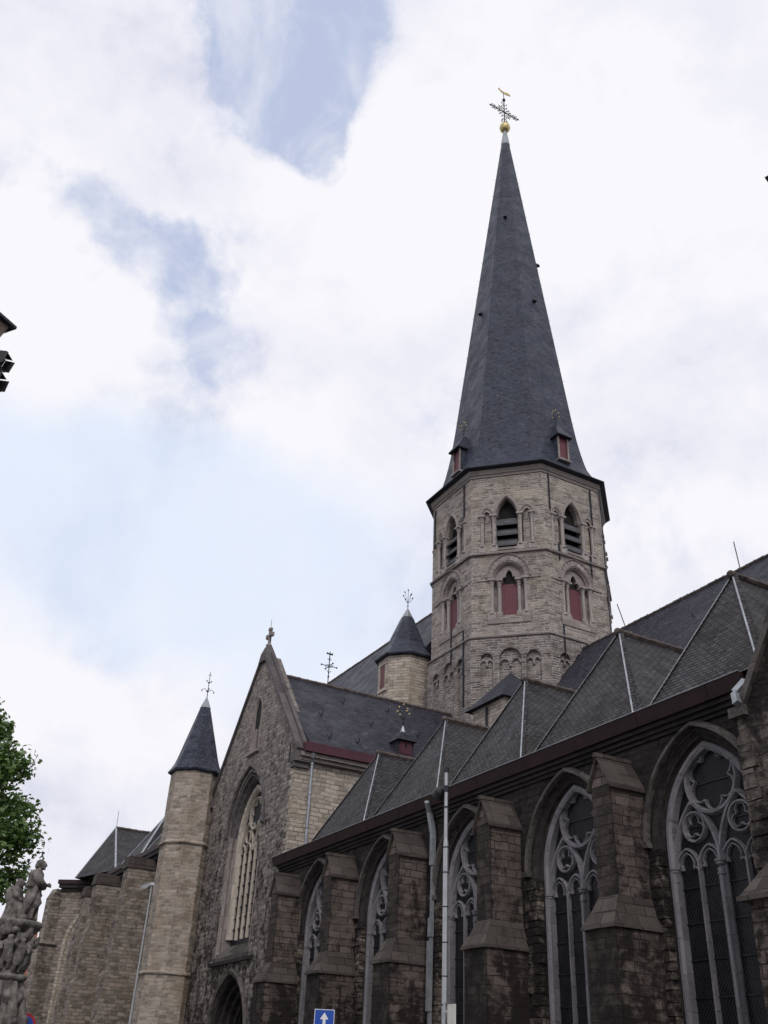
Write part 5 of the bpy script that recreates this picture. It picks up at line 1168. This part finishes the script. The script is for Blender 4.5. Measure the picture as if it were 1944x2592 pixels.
for i in range(6):
    a = rad(-110+i*45); m.tube([(math.cos(a)*.62, math.sin(a)*.62, 2.7), (math.cos(a)*.74, math.sin(a)*.74, 3.0), (math.cos(a)*.64, math.sin(a)*.64, 3.4), (math.cos(a)*.50, math.sin(a)*.50, 3.95)], [.16, .19, .15, .10], 8)
    blobmesh(m, (math.cos(a)*.72, math.sin(a)*.72, 2.9), .22, (1, 1, 1), 7, .3, i); blobmesh(m, (math.cos(a+.5)*.55, math.sin(a+.5)*.55, 3.55), .16, (1, 1, 1.4), 7, .35, i+9)
m.build('scroll_bracket', M['statue'], mon, smooth=True)

# ---- street lamp left (in front of choir) -------------------------------------------
lm = empty('street_lamp', (-35.2, 10.0, 0), 'slim grey street lamp with a flat head, in front of the choir buttresses', 'street lamp')
m = MB(); m.tube([(0, 0, 0), (0, 0, 3), (0, 0, 7.42)], [.055, .045, .030], 10); m.build('pole', M['steel'], lm)
m = MB(); m.hexa([(-.08, -.07, 7.40), (.10, -.07, 7.40), (.10, .07, 7.40), (-.08, .07, 7.40)], [(-.06, -.06, 7.50), (.08, -.06, 7.50), (.08, .06, 7.50), (-.06, .06, 7.50)]); m.hexa([(-1.05, -.10, 7.40), (-.06, -.07, 7.38), (-.06, .07, 7.38), (-1.05, .10, 7.40)], [(-.95, -.08, 7.54), (-.06, -.05, 7.50), (-.06, .05, 7.50), (-.95, .08, 7.54)])
m.build('lamp_head', M['steel'], lm)
m = MB(); m.box(-.95, -.08, 7.36, -.35, .08, 7.385); m.build('diffuser', M['white'], lm)
# ---- tall pole with spotlight --------------------------------------------------------
pl = empty('lamp_pole', (-15.84, 10.0, 0), 'tall jointed metal pole with a small round spotlight near its top, before the church aisle', 'lamp pole')
m = MB(); m.tube([(0, 0, 0), (0, 0, 5.60)], [.055, .050], 12); m.tube([(0, 0, 5.60), (0, 0, 5.72)], [.050, .038], 12); m.tube([(0, 0, 5.72), (0, 0, 7.0)], [.038, .034], 12); m.build('pole', M['steel'], pl)
for z in (2.9, 3.35, 3.9, 4.5, 5.1, 5.55, 6.3):
    m = MB(); m.lathe((0, 0, z), [(.058, 0), (.058, .018)], 12); m.build('pole_band', M['iron'], pl)
m = MB(); m.tube([(-.30, -.03, 6.56), (-.20, -.01, 6.66), (-.13, 0, 6.70)], [.13, .11, .05], 14); sh_ = m.build('spotlight', M['black'], pl)
m = MB(); m.tube([(-.15, 0, 6.68), (.02, 0, 6.66)], .02, 6); m.lathe((0, 0, 6.60), [(.05, 0), (.05, .12)], 10); m.tube([(0, 0, 6.98), (0, 0, 7.08)], .045, 8); m.build('bracket', M['iron'], pl)
m = MB(); m.sphere((.05, -.045, 5.2), .001, 3); 
m = MB(); m.tube([(.05, -.02, .4), (.05, -.02, 2.95)], .012, 6); m.build('cable_duct', M['steel'], pl)
# sign panel beside the pole
pn = empty('sign_panel', (-15.62, 9.92, 0), 'narrow off-white sign panel on brackets beside the tall metal pole', 'sign')
m = MB(); m.box(.03, -.02, 2.15, .24, .02, 2.90); m.build('panel', M['white'], pn)
m = MB(); m.box(-.18, -.01, 2.78, .03, .01, 2.81); m.box(-.18, -.01, 2.25, .03, .01, 2.28); m.tube([(-.10, 0, 0), (-.10, 0, 2.92)], .02, 8); m.build('bracket', M['steel'], pn)

# ---- one-way sign -------------------------------------------------------------------
sgx, sgy = -21.55, 10.46
sg = empty('traffic_sign', (sgx, sgy, 0), 'square blue traffic sign with a white upward arrow, in front of a buttress', 'traffic sign')
sg.rotation_euler = (0, 0, rad(64.0))
fs = frame((0, 0, 0), (1, 0, 0), (0, 0, 1), (0, -1, 0))
T_ = 3.075; m = MB(); m.wall(fs, [(-.225, T_-.45), (.225, T_-.45), (.225, T_), (-.225, T_)], [], 0, -.03, back=True); m.build('sign_plate', M['signblue'], sg, bevel=.004)
m = MB(); a = .215
m.sweep(fs, [(-a, T_-.44), (-a, T_-.01), (a, T_-.01), (a, T_-.44)], rect_prof(-.006, .006, .0005, .003), closed=True)
m.wall(fs, [(-.032, T_-.40), (.032, T_-.40), (.032, T_-.20), (.095, T_-.20), (0, T_-.065), (-.095, T_-.20), (-.032, T_-.20)], [], .003, .001, back=True); m.build('arrow_marking', M['signwhite'], sg)
m = MB(); m.tube([(0, .055, 0), (0, .055, T_-.05)], .03, 10); m.build('post', M['steel'], sg)
# ---- round no-parking sign partly behind the monument -----------------------------------
rs = empty('no_parking_sign', (-36.3, 6.87, 0), 'round blue and red no-parking sign half hidden behind the stone monument', 'traffic sign')
rs.rotation_euler = (0, 0, rad(80)); T_ = 2.90
m = MB(); 
def disc(m, r, c0, c1, z): m.wall(fs, circle(0, z, r, 32), [], c0, c1, back=True)
disc(m, .34, 0, -.02, T_); m.build('sign_plate', M['signred'], rs)
m = MB(); disc(m, .265, .004, .001, T_); m.build('blue_disc', M['signblue'], rs)
m = MB(); m.sweep(fs, [(-.17, T_+.17), (.17, T_-.17)], rect_prof(-.03, .03, .005, .008)); m.build('red_bar', M['signred'], rs)
m = MB(); m.tube([(0, .05, 0), (0, .05, T_+.1)], .03, 8); m.build('post', M['steel'], rs)

# ---- house at the left edge with its overhanging cornice, and the two floodlights ---------
hx, hy = -11.05, .10
au = Vector((math.cos(rad(-54.1)), math.sin(rad(-54.1)), 0)); bu = Vector((math.cos(rad(-144.1)), math.sin(rad(-144.1)), 0))
hs = empty('corner_house', (0, 0, 0), 'pale rendered house whose brown overhanging cornice corner juts in at the left edge', 'house')
fh = frame((hx, hy, 0), au, bu, (0, 0, 1))           # a along the street edge, b inwards along the other edge, c up
m = MB()
def slab(m, i0, z0, z1, i1=None):
    i1 = i0 if i1 is None else i1
    m.hexa([fh(i0, i0, z0), fh(11-i0, i0, z0), fh(11-i0, 9-i0, z0), fh(i0, 9-i0, z0)], [fh(i1, i1, z1), fh(11-i1, i1, z1), fh(11-i1, 9-i1, z1), fh(i1, 9-i1, z1)])
slab(m, .13, 9.84, 10.119, .07); m.build('cornice', M['fascia'], hs)
m = MB(); slab(m, .0, 10.121, 10.165); slab(m, .15, 10.166, 12.3, 3.6); m.build('roof', M['slate'], hs)
m = MB(); slab(m, .20, 9.70, 9.839); m.build('soffit', M['soffit'], hs)
m = MB(); slab(m, .85, 0, 9.695); hw_ = m.build('wall', M['render'], hs)
for a in (2.4, 4.9, 7.4, 9.4):
    for z in (1.0, 4.0, 7.0):
        m = MB(); p = [fh(a-.5, .83, z), fh(a+.5, .83, z), fh(a+.5, .90, z), fh(a-.5, .90, z)]; q = [v+Vector((0, 0, 1.7)) for v in p]; m.hexa(p, q); wo = m.build('window', M['glass'], hs)
        m = MB()
        for (a0, a1, z0, z1) in ((a-.56, a-.5, z-.06, z+1.76), (a+.5, a+.56, z-.06, z+1.76), (a-.5, a+.5, z+1.7, z+1.76), (a-.5, a+.5, z-.06, z), (a-.03, a+.03, z, z+1.7)):
            m.hexa([fh(a0, .79, z0), fh(a1, .79, z0), fh(a1, .86, z0), fh(a0, .86, z0)], [fh(a0, .79, z1), fh(a1, .79, z1), fh(a1, .86, z1), fh(a0, .86, z1)])
        m.build('window_frame', M['white'], wo)
def floodlight(loc, rot, label):
    f_ = empty('floodlight', loc, label, 'floodlight', 'theatre floodlights with barn doors at the left edge'); f_.rotation_euler = rot
    m = MB(); m.hexa([(-.20, -.075, -.075), (0, -.085, -.085), (0, .085, -.085), (-.20, .075, -.075)], [(-.20, -.075, .075), (0, -.085, .085), (0, .085, .085), (-.20, .075, .075)]); m.build('housing', M['black'], f_)
    m = MB(); m.box(.001, -.07, -.07, .006, .07, .07); m.build('lens', M['glass'], f_)
    for k, (a, b) in enumerate((((.0, -.085, .088), (.0, .085, .088)), ((.0, -.085, -.088), (.0, .085, -.088)))):
        s = 1 if k == 0 else -1; m = MB(); m.hexa([(0, -.08, s*.088), (0, .08, s*.088), (.085, .085, s*.092), (.085, -.085, s*.092)], [(0, -.08, s*.092), (0, .08, s*.092), (.085, .085, s*.096), (.085, -.085, s*.096)]); m.build('barn_door', M['black'], f_)
    for s in (-1, 1):
        m = MB(); m.hexa([(0, s*.088, -.08), (.12, s*.094, -.078), (.12, s*.098, -.078), (0, s*.092, -.08)], [(0, s*.088, .08), (.12, s*.094, .078), (.12, s*.098, .078), (0, s*.092, .08)]); m.build('barn_door', M['black'], f_)
    m = MB(); m.tube([(-.10, -.09, 0), (-.10, -.13, -.02), (-.10, -.13, -.16), (-.10, .13, -.16), (-.10, .13, -.02), (-.10, .09, 0)], .008, 5); m.tube([(-.10, 0, -.16), (-.10, 0, -.22)], .014, 6); m.build('yoke', M['iron'], f_)
    return f_
floodlight((-9.83, .02, 8.665), (0, rad(14), rad(58)), 'upper black floodlight with open barn doors below the brown cornice corner')
floodlight((-9.90, .03, 8.42), (0, rad(6), rad(58)), 'lower black floodlight of the pair at the left edge')
fb_ = empty('floodlight_bracket', (0, 0, 0), 'black bracket holding the two floodlights to the corner house wall', 'bracket')
m = MB(); e0 = Vector((-9.95, -.11, 8.40)); e1 = fh(1.6, .85, 8.4)
m.tube([e0+Vector((0, 0, .1)), e0-Vector((0, 0, .3))], .02, 8); m.tube([e0, e1], .02, 8); m.tube([e0-Vector((0, 0, .25)), e1-Vector((0, 0, .6))], .015, 6); m.build('arm', M['iron'], fb_)

# ---- lamp whose shade tip shows at the right edge --------------------------------------------
rl = empty('street_lantern', (-2.765, 4.90, .27), 'street lantern whose dark shade tip just enters at the right edge', 'street lamp')
m = MB(); m.lathe((0, 0, 0), [(.02, 7.42), (.14, 7.36), (.24, 7.31), (.34, 7.265), (.338, 7.255), (.25, 7.215), (.12, 7.19)], 4, ph=rad(-117.8)); m.build('lamp_shade', M['black'], rl)
m = MB(); m.tube([(0, 0, 7.48), (.0, 0, 7.75), (.5, .1, 8.0), (1.4, .3, 7.9), (1.7, .35, 7.4), (1.7, .35, -.27)], [.03, .03, .035, .04, .05, .09], 8); m.build('pole', M['black'], rl)

# ---- red brick building far behind the monument ------------------------------------------------
bb = empty('brick_building', (-92, 9, 0), 'red brick building with white-framed windows seen behind the stone monument', 'house')
m = MB(); m.box(-4, -16, 0, 4, 7.2, 11.6); m.build('wall', M['brick'], bb)
m = MB(); m.box(-4.3, -16.3, 11.601, 4.3, 7.5, 11.95); m.hexa([(-4.3, -16.3, 11.951), (4.3, -16.3, 11.951), (4.3, 7.5, 11.951), (-4.3, 7.5, 11.951)], [(-.1, -16.3, 12.6), (.1, -16.3, 12.6), (.1, 7.5, 12.6), (-.1, 7.5, 12.6)]); m.build('roof', M['ridge'], bb)
for y in (-14, -11, -8, -5, -2, 1, 3.4, 5.6):
    for z in (1.2, 4.6, 7.9):
        m = MB(); m.box(4.0, y-.5, z, 4.03, y+.5, z+1.9); w_ = m.build('window', M['glass'], bb)
        m = MB(); m.box(4.0, y-.62, z-.1, 4.06, y-.5, z+2.0); m.box(4.0, y+.5, z-.1, 4.06, y+.62, z+2.0); m.box(4.0, y-.5, z+1.9, 4.06, y+.5, z+2.0); m.box(4.0, y-.7, z-.2, 4.1, y+.7, z-.101); m.box(4.0, y-.04, z, 4.05, y+.04, z+1.9)
        m.build('window_frame', M['white'], w_)

# ---- plane tree at the left edge ---------------------------------------------------------------
def make_tree(loc, label, seed, crown, nclump, leaf=.20, per=95):
    rr = random.Random(seed); t = empty('plane_tree', loc, label, 'tree')
    limbs = MB(); cc = []
    R, H0, H1 = crown
    tips = []
    limbs.tube([(0, 0, 0), (.1, .05, 2), (.05, .0, 4), (0, 0, 6.2)], [.34, .27, .22, .17], 10)
    for k in range(nclump):
        a = rr.uniform(0, 2*math.pi); u = rr.random(); z = H0+(H1-H0)*u
        prof_ = math.sin(math.pi*(.16+.78*u))**.75; rad_ = R*prof_*(rr.uniform(.25, 1.0)**.45)
        p = Vector((math.cos(a)*rad_, math.sin(a)*rad_, z)); tips.append(p)
        if k % 3 == 0:
            s = Vector((0, 0, max(3.4, min(6.2, z-2.2)))); mid = s.lerp(p, .5)+Vector((0, 0, .25)); limbs.tube([s, mid, p], [.09, .05, .015], 5)
    limbs.build('trunk', M['trunk'], t)
    cr = MB()
    shape = [(0, -.1), (.22, -.02), (.50, .12), (.26, .30), (.34, .62), (0, .95), (-.34, .62), (-.26, .30), (-.50, .12), (-.22, -.02)]
    for p in tips:
        sz = rr.uniform(.55, 1.0)
        for k in range(per):
            d = Vector((rr.gauss(0, 1), rr.gauss(0, 1), rr.gauss(0, .75)))
            d = d.normalized()*sz*(rr.random()**.55)
            q = p+d; nrm = (Vector((rr.gauss(0, .6), rr.gauss(0, .6), rr.gauss(.7, .5)))+d*.5).normalized()
            tx = nrm.cross(Vector((rr.random(), rr.random(), rr.random()))).normalized(); ty = nrm.cross(tx); s = leaf*rr.uniform(.65, 1.25)
            i = len(cr.v); cr.v += [q+tx*(a*s)+ty*(b*s)+nrm*(.12*s*abs(a)) for a, b in shape]; cr.f.append(tuple(range(i, i+len(shape)))); cr.m.append(0)
    me = bpy.data.meshes.new('crown'); me.from_pydata([tuple(v) for v in cr.v], [], cr.f); me.materials.append(M['leaf']); o = bpy.data.objects.new('crown', me); COL.objects.link(o); o.parent = t
    return t
make_tree((-43.2, 2.0, 0), 'green plane tree with dense lobed leaves at the left edge behind the monument', 11, (5.0, 5.8, 15.0), 340, .19, 165)

# ================================================================== GROUND
m = MB(); m.box(-400, -400, -.5, 400, 400, 0); m.build('ground', M['cobbles'], kind='structure')
m = MB(); m.box(-120, 4.5, .004, 60, 9.2, .012); m.build('road', M['asphalt'], kind='structure')
m = MB(); m.box(-70, 9.2, .004, 40, 12.2, .13); m.build('pavement', M['paving'], kind='structure')
m = MB(); m.box(-70, 9.08, .004, 40, 9.198, .14); m.build('kerb', M['dressed'], kind='structure')
